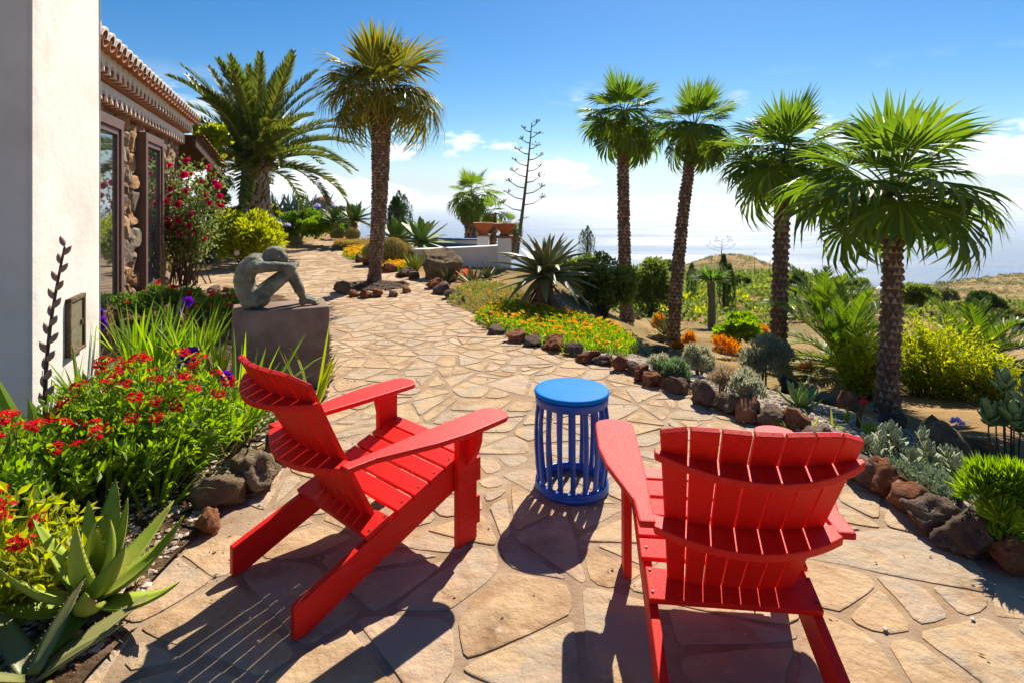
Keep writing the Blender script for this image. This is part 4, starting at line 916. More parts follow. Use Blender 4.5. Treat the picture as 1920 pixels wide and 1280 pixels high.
def succleaf(L_, W_, T_, bend, mt, teeth=0, seed=0, n=9, tip=1.0, belly=.35, tmat=None, wave=0.0):
    """thick pointed leaf along +Y, arching by bend (positive = up)"""
    m = MB(); t = np.linspace(0, 1, n); ang = bend * (t - .15); st = L_ / (n - 1); P = np.zeros((n, 3)); r = np.random.default_rng(seed)
    for i in range(1, n): a = (ang[i] + ang[i - 1]) / 2; P[i] = P[i - 1] + np.array([math.sin(wave * t[i] * 6) * .25 * wave, math.cos(a), math.sin(a)]) * st
    w = W_ / 2 * np.where(t < belly, .72 + .28 * np.sin(t / belly * np.pi / 2), np.clip((1 - (t - belly) / (1 - belly)), 0, 1) ** (.75 * tip)) + .0008
    V = []
    for i in range(n):
        a = ang[i]; N_ = np.array([0, -math.sin(a), math.cos(a)]); X = np.array([1., 0, 0]); th = T_ * max(.1, w[i] / (W_ / 2)) 
        for x, z in ((-1, .35), (-.5, .02), (0, -.12), (.5, .02), (1, .35), (.6, -.55), (0, -.85), (-.6, -.55)): V.append(P[i] + X * w[i] * x + N_ * th * z)
    F = [(i * 8 + j, i * 8 + (j + 1) % 8, (i + 1) * 8 + (j + 1) % 8, (i + 1) * 8 + j) for i in range(n - 1) for j in range(8)]
    F = [f[::-1] for f in F] + [tuple(range(8)), tuple((n - 1) * 8 + j for j in range(7, -1, -1))]
    m.add(V, F)
    me_m = [mt]
    if teeth:
        me_m.append(tmat or MT['tooth'])
        for s in (0, 4):
            for k in range(teeth):
                f = (k + .7) / (teeth + .5) * (n - 1); i = int(f); q = f - i; p = V[i * 8 + s] * (1 - q) + V[min(n - 1, i + 1) * 8 + s] * q; sg = -1 if s == 0 else 1; d = L_ * .018
                m.add([p + np.array([0, -d * .45, 0]), p + np.array([0, d * .45, 0]), p + np.array([sg * d * .8, d * .5, d * .3]), p + np.array([0, 0, -d * .4])], [(0, 1, 2), (1, 3, 2), (3, 0, 2)], 1)
    return m.mesh('leaf', me_m, True)
def rosette(name, label, base, vars_, n, sc, seed, els=(80, 0), r0=.02, stem=0.0, dead=None, ndead=0, cat='plant', group=None, tiltx=0.0, tilty=0.0, stemmat=None, zlift=.02, scmin=.7):
    t = thing(name, label, cat, base, 0, group); t.rotation_euler = (tiltx, tilty, 0); r = random.Random(seed)
    if stem > .03: m = MB(); m.tube([(0, 0, -.1), (0, 0, stem * .5), (0, 0, stem + .02)], [r0 * 1.6, r0 * 1.7, r0 * 1.4], 10); ob('stem', m.mesh('stem', stemmat or MT['deadaloe']), t)
    for i in range(n):
        f = i / max(1, n - 1); el = rd(els[0] + (els[1] - els[0]) * f + r.uniform(-6, 6)); a = i * GA + r.uniform(-.15, .15); s_ = sc * (scmin + (1 - scmin) * min(1, f * 2.2)) * r.uniform(.9, 1.08)
        M = Matrix.Translation((math.sin(-a) * r0 * (.3 + f), math.cos(a) * r0 * (.3 + f), stem + zlift * (1 - f))) @ Matrix.Rotation(a, 4, 'Z') @ Matrix.Rotation(el, 4, 'X') @ Matrix.Rotation(r.uniform(-.15, .15), 4, 'Y') @ Matrix.Scale(s_, 4)
        ob('leaf', vars_[int(r.random() * len(vars_))], t, M)
    for i in range(ndead):
        a = i * GA * 1.3 + 1; el = rd(r.uniform(-30, -5) if stem < .05 else r.uniform(-75, -25))
        M = Matrix.Translation((0, 0, stem * r.uniform(.5, .95) + .01)) @ Matrix.Rotation(a, 4, 'Z') @ Matrix.Rotation(el, 4, 'X') @ Matrix.Scale(sc * r.uniform(.6, .95), 4)
        ob('withered_leaf', dead[i % len(dead)], t, M)
    return t
def clumps(n, rx, ry, rz, cr, seed, zc=None):
    """sub-clump centres inside an ellipsoid dome"""
    r = np.random.default_rng(seed); P = unit(r.normal(size=(n, 3))) * (r.random((n, 1)) ** .45) * np.array([rx, ry, rz]) * .78
    P[:, 2] = (P[:, 2] + rz) * .93 + .04 * rz if zc is None else P[:, 2] + zc
    return P, cr * r.uniform(.7, 1.3, n)
def cloud(n, centers, rads, seed, shell=.55, squash=1.0):
    r = np.random.default_rng(seed); k = r.choice(len(centers), n, p=rads ** 2 / (rads ** 2).sum()); d = unit(r.normal(size=(n, 3))); d[:, 2] = np.where(d[:, 2] < -.4, -d[:, 2], d[:, 2])
    q = shell + (1 - shell) * r.random(n) ** .6
    return centers[k] + d * (rads[k] * q)[:, None] * np.array([1, 1, squash]), d
def bush(name, label, base, size, n, leaf, mt, seed, nc=14, cr=.38, cat='shrub', up=.3, stems=6, group=None, shell=.5, bare=.0, part='foliage', narrow=None):
    """size (rx, ry, height); leaf (length, width)"""
    t = thing(name, label, cat, base, R.uniform(0, 6), group); rx, ry, h = size; rz = h / 2
    P, cr_ = clumps(nc, rx, ry, rz, cr * min(rx, ry, h * .7), seed); P[:, 2] = bare + P[:, 2] * (1 - bare / h)
    pts, d = cloud(n, P, cr_, seed + 1, shell); pts[:, 2] = np.maximum(pts[:, 2], .01 + rng.random(n) * .05)
    D = d + rng.normal(size=(n, 3)) * .5 + np.array([0, 0, up])
    m = MB(); m.leaves(pts, D, leaf[0] * rng.uniform(.6, 1.25, n), leaf[1] * rng.uniform(.7, 1.2, n)); ob(part, m.mesh(part, mt), t)
    if stems:
        m = MB(); r = random.Random(seed)
        for i in range(stems):
            e = P[int(r.random() * nc)]; a = Vector((r.uniform(-.1, .1) * rx, r.uniform(-.1, .1) * ry, -.05)); b = Vector(e); mid = a.lerp(b, .5) + Vector((r.gauss(0, .06), r.gauss(0, .06), .05)) * rx
            m.tube([tuple(a), tuple(mid), tuple(b)], [.02 * h ** .5, .014 * h ** .5, .004], 5)
        ob('stems', m.mesh('stems', MT['twig']), t)
    t['_P'] = 0; del t['_P']
    return t, P, cr_, pts, d
def wispy(name, label, base, size, nst, per, leaf, mt, seed, cat='shrub', group=None, open_=.55, stemr=.004):
    """loose shrub: many thin stems from a broad foot, small leaves along them"""
    t = thing(name, label, cat, base, 0, group); rx, ry, h = size; g = np.random.default_rng(seed)
    a = g.uniform(0, 6.28, nst); q = np.sqrt(g.random(nst)); b0 = np.stack([np.cos(a) * q * rx * .45, np.sin(a) * q * ry * .45, np.full(nst, -.02)], 1)
    hh = h * (1 - .45 * q ** 2) * g.uniform(.7, 1.08, nst); e = np.stack([np.cos(a) * q * rx, np.sin(a) * q * ry, hh], 1) + g.normal(size=(nst, 3)) * np.array([rx, ry, 0]) * .10
    f = np.linspace(0, 1, 5)[None, :, None]; P = b0[:, None] * (1 - f) + e[:, None] * f; P[:, :, :2] = b0[:, None, :2] * (1 - f ** 1.7) + e[:, None, :2] * f ** 1.7
    m = MB()
    for k in range(0, nst, 2): m.tube(P[k], np.linspace(stemr, stemr * .4, 5), 3, cap=False)
    ob('stems', m.mesh('stems', MT['twig']), t, kind='stuff')
    u = g.uniform(.18, 1.03, (nst, per)); i0 = np.minimum((u * 4).astype(int), 3); w = u * 4 - i0; K = np.arange(nst)[:, None]
    L_ = P[K, i0] * (1 - w[..., None]) + P[K, i0 + 1] * w[..., None]; L_ = L_.reshape(-1, 3) + g.normal(size=(nst * per, 3)) * leaf[0] * .25
    D = g.normal(size=(nst * per, 3)) * .8 + np.repeat(unit(e - b0), per, 0) * .9
    m = MB(); m.leaves(L_, D, leaf[0] * g.uniform(.6, 1.2, len(L_)), leaf[1] * g.uniform(.7, 1.2, len(L_))); ob('foliage', m.mesh('foliage', mt), t)
    return t, e
def tree(name, label, base, height, crown, n, leaf, mt, seed, trunk=.12, lean=(0, 0), nc=26, cat='tree', group=None, cr=.34):
    t = thing(name, label, cat, base, 0, group); rx, ry, rz = crown; zc = height - rz
    P, cr_ = clumps(nc, rx, ry, rz, cr * min(rx, ry), seed, zc); P[:, 0] += lean[0]; P[:, 1] += lean[1]
    pts, d = cloud(n, P, cr_, seed + 1, .45); D = d + rng.normal(size=(n, 3)) * .7 + np.array([0, 0, .2])
    m = MB(); m.leaves(pts, D, leaf[0] * rng.uniform(.6, 1.25, n), leaf[1] * rng.uniform(.7, 1.2, n)); ob('crown', m.mesh('crown', mt), t)
    m = MB(); r = random.Random(seed); f0 = Vector((lean[0] * .7, lean[1] * .7, max(.1, zc - rz * .4)))
    m.tube([(0, 0, -.3), (lean[0] * .3 + r.gauss(0, trunk * .4), r.gauss(0, trunk * .4), f0.z * .5), tuple(f0)], [trunk, trunk * .8, trunk * .6], 8)
    for i in range(9):
        e = Vector(P[i % nc]); mid = f0.lerp(e, .5) + Vector((r.gauss(0, .08), r.gauss(0, .08), .05)) * rx
        m.tube([tuple(f0), tuple(mid), tuple(e)], [trunk * .55, trunk * .35, trunk * .08], 6)
    ob('trunk', m.mesh('trunk', MT['twig']), t); return t
def cypress(name, label, base, h, r_, n, seed, tops=1, cat='tree', group=None):
    t = thing(name, label, cat, base, 0, group); g = np.random.default_rng(seed); m = MB()
    for k in range(tops):
        f = 1 if k == 0 else g.uniform(.72, .92); ox, oy = (0, 0) if k == 0 else g.normal(0, r_ * .5, 2); nn = int(n / tops)
        z = g.random(nn) ** .8; prof = np.clip(np.minimum(1, (1 - z) * 3.2 + .03) * np.minimum(1, .8 + z), 0, 1); a = g.uniform(0, 6.28, nn); lump = 1 + .18 * np.sin(a * 5 + z * 14 + k)
        q = r_ * (.62 if tops > 1 else 1) * prof * lump * (.6 + .4 * g.random(nn) ** .4)
        pts = np.stack([ox + np.cos(a) * q, oy + np.sin(a) * q, z * h * f], 1); D = np.stack([np.cos(a) * .35, np.sin(a) * .35, np.ones(nn)], 1) + g.normal(size=(nn, 3)) * .22
        m.leaves(pts, D, h * .055 * g.uniform(.6, 1.3, nn), h * .013 * g.uniform(.7, 1.3, nn))
    ob('crown', m.mesh('crown', MT['cypress']), t); m = MB(); m.tube([(0, 0, -.3), (0, 0, h * .5), (0, 0, h * .9)], [r_ * .18, r_ * .12, .01], 6); ob('trunk', m.mesh('trunk', MT['twig']), t); return t
def blades(n, ln, wd, spread, mt, seed, lean=(0, 0), k=6, droop=.8, r0=.06, tilt=.35, name='blades'):
    """tuft of strap leaves rising from the origin, one mesh"""
    g = np.random.default_rng(seed); m = MB(); a = g.uniform(0, 6.28, n); L_ = ln * g.uniform(.55, 1.1, n); t = np.linspace(0, 1, k)
    out_ = spread * g.random(n) ** .7; d = np.stack([np.cos(a), np.sin(a), np.zeros(n)], 1)
    el = np.pi / 2 - tilt * g.random(n) - out_; dr = droop * g.random(n) ** 1.5
    P = np.zeros((n, k, 3)); P[:, 0] = np.stack([np.cos(a) * r0 * g.random(n), np.sin(a) * r0 * g.random(n), np.zeros(n)], 1)
    for i in range(1, k):
        e = el - dr * t[i] ** 2 * 2.2; P[:, i] = P[:, i - 1] + (d * np.cos(e)[:, None] + np.stack([np.zeros(n), np.zeros(n), np.sin(e)], 1)) * (L_ / (k - 1))[:, None] + np.array([lean[0], lean[1], 0]) * (ln / (k - 1))
    s_ = np.stack([-np.sin(a), np.cos(a), np.zeros(n)], 1) + g.normal(size=(n, 3)) * .35; s_ = unit(s_)
    w = np.array([.6, 1, 1, .85, .5, .03]) if k == 6 else np.interp(t, [0, .3, .7, 1], [.6, 1, .7, .03])
    Sd = s_[:, None, :] * (w[None, :, None] * wd / 2) * g.uniform(.7, 1.2, (n, 1, 1)); N = np.cross(Sd, np.gradient(P, axis=1)); N = unit(N) * np.linalg.norm(Sd, axis=2)[:, :, None] * .35
    m.ribbon(P, Sd, N); return m.mesh(name, mt)
def pointin(poly):
    P = np.array(poly); lo_, hi_ = P.min(0), P.max(0)
    while True:
        x, y = R.uniform(lo_[0], hi_[0]), R.uniform(lo_[1], hi_[1])
        if inside(x, y, poly): return x, y
def flowermesh(np_, rad, mt, center=None, cup=.25, layers=1, seed=0, wid=.62):
    """open bloom facing +Z"""
    g = np.random.default_rng(seed); m = MB()
    for l in range(layers):
        rr_ = rad * (1 - .24 * l); a = np.arange(np_) * 2 * np.pi / np_ + l * .5 + g.normal(0, .06, np_); el = cup + .38 * l
        d = np.stack([np.cos(a) * math.cos(el), np.sin(a) * math.cos(el), np.full(np_, math.sin(el))], 1); s_ = np.stack([-np.sin(a), np.cos(a), np.zeros(np_)], 1); z = np.array([0, 0, 1.])
        k = np.array([0, .35, .75, 1.]); ww = np.array([.12, .75, 1., .35]) * rr_ * wid * .5
        P = d[:, None, :] * (k * rr_)[None, :, None] + z * (l * rad * .07) + z * ((k ** 2) * rr_ * .1 * (l > 0))[None, :, None]
        m.ribbon(P, s_[:, None, :] * ww[None, :, None], z * (ww * .35)[None, :, None] * np.ones((np_, 1, 1)))
    mats = [mt]
    if center is not None: mats.append(center); m.lathe([(rad * .22, .0), (rad * .18, rad * .12), (.0005, rad * .16)], 8, 1)
    return m.mesh('bloom', mats)
def carpet(name, label, poly, zf, n, leaf, mt, nf, fmesh_r, fmt, cat='flowers', hgt=.10, up=1.2, fl=8, cup=.2, seed=0, spread=1.0, mound=None):
    """low flowering ground cover filling a polygon"""
    m = MB(); g = np.random.default_rng(seed); pts = np.array([pointin(poly) for _ in range(n)]); P = np.array(poly); c = P.mean(0)
    def edge(p):
        A = P[None]; E = np.roll(P, -1, 0)[None] - A; q = p[:, None, :] - A
        return np.clip((np.abs(E[..., 0] * q[..., 1] - E[..., 1] * q[..., 0]) / (np.linalg.norm(E, axis=2) + 1e-6)).min(1) / (mound or .25), 0, 1)
    def hhs(p): return hgt * (.35 + .65 * np.sin(edge(p) * np.pi / 2)) * np.array([.8 + .35 * noise.noise(Vector((q[0] * 4, q[1] * 4, seed))) for q in p])
    def hh(p): return float(hhs(p[None])[0])
    z = np.array([zf(p[0], p[1]) for p in pts]) + hhs(pts) * g.random(n) ** .5; B = np.column_stack([pts, z - leaf[0] * .3])
    D = g.normal(size=(n, 3)) * spread + np.array([0, 0, up]); m.leaves(B, D, leaf[0] * g.uniform(.6, 1.25, n), leaf[1] * g.uniform(.7, 1.2, n), 0)
    fp = [pointin(poly) for _ in range(nf)]; mats = [mt] + fmt
    for i, p in enumerate(fp):
        q = np.array([p[0], p[1], zf(*p) + hh(np.array(p)) + leaf[0] * .35 + R.uniform(0, .02)]); rr_ = fmesh_r * R.uniform(.7, 1.15); a = np.arange(fl) * 2 * np.pi / fl + R.random()
        nx, ny = R.uniform(-.5, .5) + .1, R.uniform(-.5, .5) + .15; T1 = np.array([1, 0, -nx]); T2 = np.array([0, 1, -ny]); zc = np.array([nx, ny, 1.]) * rr_ * cup
        ring = q + np.outer(np.cos(a), T1) * (rr_ * np.where(np.arange(fl) % 2, 1, .72))[:, None] + np.outer(np.sin(a), T2) * (rr_ * np.where(np.arange(fl) % 2, 1, .72))[:, None] + zc
        m.add(np.vstack([ring, q]), [(j, (j + 1) % fl, fl) for j in range(fl)], 1 + (i % len(fmt)))
    return ob(name, m.mesh(name, mats), kind='stuff', label=label, cat=cat)
ROCKS = []
def rockmesh(seed, sub=3):
    import bmesh
    bm = bmesh.new(); bmesh.ops.create_icosphere(bm, subdivisions=sub, radius=1.0); o_ = Vector((seed * 7.3, seed * 3.1, seed * 1.7))
    # chop a few flat faces so that it reads as broken stone
    r = random.Random(seed); cuts = [(Vector((r.gauss(0, 1), r.gauss(0, 1), r.gauss(0, .9))).normalized(), r.uniform(.50, .80)) for _ in range(11)]
    for v in bm.verts:
        p = v.co.copy()
        for n_, d in cuts:
            e = p.dot(n_) - d
            if e > 0: p -= n_ * e * .96
        k = 1 + .26 * noise.noise(p * 1.5 + o_) + .16 * noise.noise(p * 3.4 + o_) + .10 * noise.noise(p * 7 + o_) + .07 * noise.noise(p * 15 + o_) - .10 * max(0, noise.noise(p * 10 + o_ * 2) - .25)
        v.co = p * k * 1.12
    me = bpy.data.meshes.new('rock'); bm.to_mesh(me); bm.free(); me.polygons.foreach_set('use_smooth', np.full(len(me.polygons), True)); return me
def rockset():
    base = [rockmesh(i + 1, 4 if i < 6 else 3) for i in range(9)]
    for k in ('lava', 'lavared', 'lavatan'):
        l = []
        for b in base: q = b.copy(); q.materials.append(MT[k]); l.append(q)
        ROCKS.append(l)
rockset()
def rock(loc, size, kind, v, label, group=None, name='border_rock', cat='rock', rz=None, sink=.42, n=[0]):
    n[0] += 1; o = ob(name, ROCKS[kind][v % 9], label=label, cat=cat, group=group); o.location = (loc[0], loc[1], loc[2] + size[2] * (1 - sink)); o.scale = size
    o.rotation_euler = (R.uniform(-.2, .2), R.uniform(-.2, .2), R.uniform(0, 6.28) if rz is None else rz); return o
# ================================================================ palms
PM = [MT['palm'], MT['rachis']]; PD = [MT['palmdry'], MT['rachis']]
b = Vector((-2.41, 9.85, .03))
fp = fanset('path', .86, PD, half=rd(128), nseg=36, droop=.55, lp=.72, fuse=.45)
fanpalm('fan_palm', 'tall fan palm with yellowing leaves growing out of a lava ring in the path', b, (xat(714, 9.85), 9.85, zat(196, 9.85)), .098, .168, (.04, 0), fp, 34, 1.02, 21, MT['bark'], 62, 13, .016, .05, els=(86, -10), dead=9)
def rp_(u, v): return onground(u, v)
R1, R2, R3, R4 = rp_(1175, 606), rp_(1262, 640), rp_(1460, 680), rp_(1662, 772)
fs = fanset('small', 1.0, PM, half=rd(122), nseg=34, droop=.34, lp=.80, fuse=.66)
def rpalm(lab, q, ut, vt, tpx, bow, n, crpx, sd_, rows, na, **k):
    s_ = q.y / FP
    fanpalm('fan_palm', lab, q, (xat(ut, q.y), q.y, zat(vt, q.y)), tpx * s_, tpx * .86 * s_, bow, fs, n, crpx * s_ / 1.68, sd_, MT['bark'], rows, na, tpx * .17 * s_, tpx * .55 * s_, group='fan palms right of the path', **k)
rpalm('tallest and slimmest of the four green fan palms beyond the flower bed', R1, 1168, 226, 11, (-.02, 0), 32, 102, 31, 60, 9, els=(86, -46))
rpalm('leaning slim green fan palm, second from the left of the four', R2, 1302, 246, 11, (-.05, 0), 32, 104, 32, 56, 9, els=(86, -46), dead=2)
rpalm('green fan palm with a full crown rising behind the grey lavender', R3, 1472, 308, 14, (-.02, 0), 32, 150, 33, 34, 10, els=(84, -34), dead=3, fruit=2)
rpalm('nearest, lowest and widest of the four green fan palms, beside the yellow-green bush', R4, 1674, 374, 17.5, (.02, 0), 31, 210, 34, 30, 11, els=(84, -26), dead=2, fruit=3)
# fan palms behind the white wall
fw = fanset('wall', .62, PM, half=rd(125), nseg=26, droop=.4, lp=.8, fuse=.62)
for (u, vt, vb, y, n, sc, lab, sd_) in ((886, 372, 470, 17.5, 20, 1.0, 'small fan palm with a stout trunk behind the white garden wall', 41), (921, 405, 480, 18.5, 14, .78, 'low fan palm right behind the terracotta bowls', 42), (962, 425, 480, 20.0, 11, .62, 'lowest fan palm peeping out right of the terracotta bowls', 43)):
    fanpalm('fan_palm', lab, (xat(u, y), y, zat(vb, y)), (xat(u - 2, y), y, zat(vt, y)), .20 * sc, .22 * sc, (0, 0), fw, n, sc, sd_, MT['bark'], 16, 10, .04, .12, els=(80, -50), group='fan palms behind the white wall')
# young fan palm by the porch
fanpalm('fan_palm', 'short fan palm half hidden between the porch and the date palm', (xat(408, 14.5), 14.5, .1), (xat(410, 14.5), 14.5, zat(332, 14.5)), .09, .09, (0, 0), fw, 14, .55, 44, MT['bark'], 18, 9, .04, .1)
# date palm
def datepalm(name, label, base, h, r_, L_, n, seed, mats, els, nv=5, scale=True, bends=(.7, .95, 1.2, 1.45, 1.7), nl=58, ll=.42, wid=.026, cat='palm tree', group=None, cut=None):
    t = thing(name, label, cat, base, 0, group); r = random.Random(seed)
    if h > .2:
        cx = lambda z: (0, 0); rad = lambda z: r_ * (1 + .12 * math.cos(z / h * 3.0)) * (1.0 if z > .2 else 1.1)
        m = MB(); m.tube([(0, 0, z) for z in np.linspace(-.3, h + .1, 8)], [rad(max(z, 0)) * .97 for z in np.linspace(-.3, h + .1, 8)], 18); ob('trunk', m.mesh('trunk', MT['barkcore'], True), t)
        m = MB(); scales(m, cx, rad, 0, h, 15, 11, .045, h / 11 * 1.9, tilt=.55, jit=.1, seed=seed); ob('leaf_bases', m.mesh('leaf_bases', MT['barkgrey']), t, kind='stuff')
        m = MB(); scales(m, cx, lambda z: r_ * 1.0, h * .95, h + .28, 14, 3, .14, .3, seed=seed + 1); ob('crown_boots', m.mesh('crown_boots', MT['bark']), t, kind='stuff')
    vs = [pinmesh(L_, nl, ll, bb, mats, seed + i, wid=wid) for i, bb in enumerate(bends)]
    for i in range(n):
        f = i / (n - 1); el = rd(els[0] + (els[1] - els[0]) * f + r.uniform(-6, 6)); k = min(nv - 1, int(f * nv * .99 + r.uniform(-.6, .6)) if f > .1 else 0); k = max(0, k)
        place_frond(t, vs[k], (r.uniform(-.1, .1) * r_, r.uniform(-.1, .1) * r_, h + .12 * r_ + .25 * r_ * (1 - f)), i * GA + r.uniform(-.2, .2), el, r.uniform(-.3, .3), r.uniform(.85, 1.08) * (.85 if f < .1 else 1))
    return t
DPM = [MT['datepalm'], MT['rachis']]
datepalm('date_palm', 'large feather-leaved date palm with a fat grey scaly trunk behind the roses', (xat(478, 16.5), 16.5, zat(418, 16.5)), zat(322, 16.5) - zat(418, 16.5), .37, 3.35, 70, 51, DPM, (88, 10), bends=(.35, .65, .95, 1.15, 1.35), nl=84, ll=.44, wid=.050)
CPM = [MT['cycad'], MT['rachis']]
q = rp_(1585, 700); datepalm('low_date_palm', 'low arching date palm left of the nearest fan palm trunk', (q.x, q.y, q.z + .05), .0, .08, .74 * q.y / 4.6, 30, 52, CPM, (84, 8), bends=(.5, .8, 1.0, 1.25, 1.5), nl=46, ll=.16 * q.y / 4.6, wid=.014 * q.y / 4.6, group='low date palms on the slope', cat='palm')
q = rp_(1835, 690); datepalm('low_date_palm', 'low arching date palm behind the yellow-green bush at the right edge', (q.x, q.y, q.z + .05), .0, .08, .56 * q.y / 4.6, 26, 53, CPM, (80, 5), bends=(.5, .8, 1.0, 1.25, 1.5), nl=44, ll=.16 * q.y / 4.6, wid=.014 * q.y / 4.6, group='low date palms on the slope', cat='palm')
q = rp_(1545, 600); datepalm('low_date_palm', 'farther small date palm up the slope behind the nearer arching one', (q.x, q.y, q.z + .05), .0, .08, .85 * q.y / 8, 20, 54, CPM, (80, 8), bends=(.5, .8, 1.0, 1.25, 1.5), nl=40, ll=.2 * q.y / 8, wid=.018 * q.y / 8, group='low date palms on the slope', cat='palm')
# dragon tree
def dragontree():
    q = rp_(1334, 612); y = q.y; t = thing('dragon_tree', 'small dragon tree with a pale straight trunk and mop head', 'tree', q); zt = zat(522, y) - q.z
    m = MB(); m.tube([(0, 0, -.1), (.01, 0, zt * .5), (-.02, 0, zt)], [.0075 * y, .0062 * y, .007 * y], 10); ob('trunk', m.mesh('trunk', MT['stalk']), t)
    me = blades(240, .034 * y, .0028 * y, 1.5, MT['midgreen'], 5, droop=.5, r0=.012 * y, tilt=.3); ob('crown', me, t, TRS((-.02, 0, zt - .03)))
dragontree()
# ---------------------------------------------------------------- flowering masts of agave
def mast(name, label, p0, p1, r_, n, blen, seed, start=.45):
    t = thing(name, label, 'agave mast', p0); r = random.Random(seed); P = Vector(p1) - Vector(p0)
    m = MB(); pts = [tuple(P * q + Vector((.03 * math.sin(q * 3) * P.z * .3, 0, 0))) for q in np.linspace(0, 1, 12)]; m.tube(pts, np.linspace(r_, r_ * .18, 12), 8)
    ob('stalk', m.mesh('stalk', MT['stalk']), t)
    for i in range(n):
        f = start + (1 - start) * (i + .3) / n; j = f * 11; p = Vector(pts[int(j)]).lerp(Vector(pts[min(11, int(j) + 1)]), j - int(j)); L2 = blen * (1 - .72 * (f - start) / (1 - start)); a = (0 if i % 2 else math.pi) + r.uniform(-.7, .7)
        d = Vector((math.cos(a), math.sin(a), .28)); e = p + d * L2 + Vector((0, 0, .10 * L2)); mb = MB(); mb.tube([tuple(p), tuple(p + d * L2 * .5 - Vector((0, 0, .05 * L2))), tuple(e)], [r_ * .3, r_ * .22, r_ * .16], 5)
        for k in range(7):
            d2 = Vector((r.gauss(0, 1) + d.x * .4, r.gauss(0, 1) + d.y * .4, abs(r.gauss(0, .6)) + .35)).normalized(); s_ = blen * r.uniform(.16, .30)
            mb.tube([tuple(e - d * .02), tuple(e + d2 * s_ * .7), tuple(e + d2 * s_)], [r_ * .10, r_ * .10, r_ * .30], 5)
        ob('branch', mb.mesh('branch', MT['stalk']), t)
    return t
y = 14.0
mast('agave_mast', 'tall dark agave flower mast leaning right behind the bowls', (xat(968, y), y, zat(482, y)), (xat(997, y), y, zat(230, y)), .055, 16, .50, 61, .33)
for (u, vb, vt, y, lab) in ((1352, 486, 448, 190, 'thin far agave mast with branches on the hilltop'), (1414, 552, 473, 62, 'thin bare far mast left of the third fan palm trunk'), (1443, 570, 488, 50, 'thin bare far mast touching the third fan palm trunk')):
    mast('agave_mast', lab, (xat(u, y), y, zat(vb, y)), (xat(u + (2 if y > 100 else 0), y), y, zat(vt, y)), .0011 * y, 8 if y > 100 else 4, .024 * y if y > 100 else .006 * y, int(u), .35 if y > 100 else .7)
# ================================================================ rocks
def rocklist(lst, where, group, name='border_rock'):
    cols = ['dark lava', 'rust-red lava', 'tan lava']
    for i, (u, v, w, h, kind) in enumerate(lst):
        p = gp(u, v); z = max(-.02, Hs(p.x, p.y) if p.x > xb(p.y) else .0)
        s_ = p.y / FP; rock((p.x, p.y + w * s_ * .35, z), (w * s_ * .56, w * s_ * R.uniform(.42, .55), h * s_ * .62), kind, i * 5 + kind, '%s rock, %s along %s' % (cols[kind], ORD[i], where), group, name)
rocklist([(1925, 1085, 85, 55, 1), (1848, 1058, 105, 78, 0), (1778, 1012, 95, 55, 0), (1722, 972, 66, 58, 1), (1676, 938, 76, 62, 1), (1632, 915, 70, 60, 0), (1595, 885, 55, 40, 1), (1545, 850, 70, 45, 0), (1500, 814, 56, 36, 1), (1458, 806, 62, 34, 0), (1408, 792, 52, 42, 1), (1372, 778, 56, 32, 2), (1328, 765, 56, 46, 0), (1276, 740, 44, 32, 0), (1247, 728, 32, 22, 1), (1228, 726, 42, 30, 1), (1207, 714, 34, 28, 1), (1190, 702, 30, 24, 0), (1166, 697, 36, 24, 1), (1136, 686, 40, 18, 0), (1108, 680, 44, 20, 1), (1076, 668, 44, 22, 0), (1040, 658, 50, 24, 1), (1002, 650, 40, 18, 0), (970, 643, 44, 24, 1), (930, 628, 40, 16, 0)], 'the right path edge from the camera', 'rocks edging the right side of the path')
rocklist([(915, 604, 30, 14, 1), (872, 572, 26, 14, 0), (846, 562, 34, 16, 0), (828, 552, 36, 22, 0), (812, 542, 34, 18, 1), (776, 524, 30, 16, 0), (755, 520, 34, 16, 0), (728, 512, 30, 16, 1), (706, 506, 24, 12, 0), (690, 498, 26, 16, 1), (674, 492, 28, 14, 0), (655, 478, 20, 8, 0), (640, 468, 18, 7, 1)], 'the far path edge past the huge aloe', 'rocks edging the far part of the path')
rocklist([(640, 552, 40, 22, 0), (660, 558, 22, 13, 1), (684, 560, 26, 15, 1), (706, 558, 26, 17, 1), (735, 558, 22, 12, 0), (760, 550, 18, 14, 1), (668, 540, 20, 10, 0), (752, 537, 18, 9, 2)], 'the ring round the tall fan palm', 'rocks in the ring round the fan palm', 'ring_rock')
rocklist([(385, 1006, 46, 40, 1), (398, 962, 92, 66, 2), (462, 925, 96, 68, 2), (516, 872, 78, 52, 0), (548, 838, 64, 46, 0), (572, 808, 44, 30, 0)], 'the left bed edge from the camera', 'rocks edging the left flower bed')
rocklist([(395, 552, 34, 14, 0), (425, 552, 30, 12, 1), (452, 556, 30, 12, 0), (356, 556, 26, 12, 1)], 'the back of the bed behind the statue', 'rocks at the back of the left bed')
for (u, v, w, h, k, lab) in ((832, 524, 84, 62, 2, 'large pale lava boulder in front of the white garden wall'), (1482, 742, 40, 34, 0, 'round dark lava boulder under the large grey lavender'), (1512, 752, 36, 34, 0, 'round dark boulder behind the green succulent'), (1590, 770, 48, 36, 1, 'square rust-red boulder near the foot of the nearest fan palm'), (1548, 758, 62, 18, 2, 'flat pale stone slab left of the square red boulder'), (1676, 800, 46, 30, 0, 'dark rock at the foot of the nearest fan palm'), (1770, 850, 90, 60, 2, 'broad pinkish boulder behind the grey succulents'), (1830, 858, 70, 36, 1, 'pink flat boulder at the right edge below the tall succulent'), (1240, 660, 40, 14, 0, 'flat grey stone in the gravel by the leaning palm'), (1235, 640, 36, 14, 2, 'tan stone at the foot of the leaning palm')):
    p = onground(u, v); s_ = p.y / FP; rock(p, (w * s_ * .55, w * s_ * .5, h * s_ * .62), k, int(u), lab, None, 'boulder')
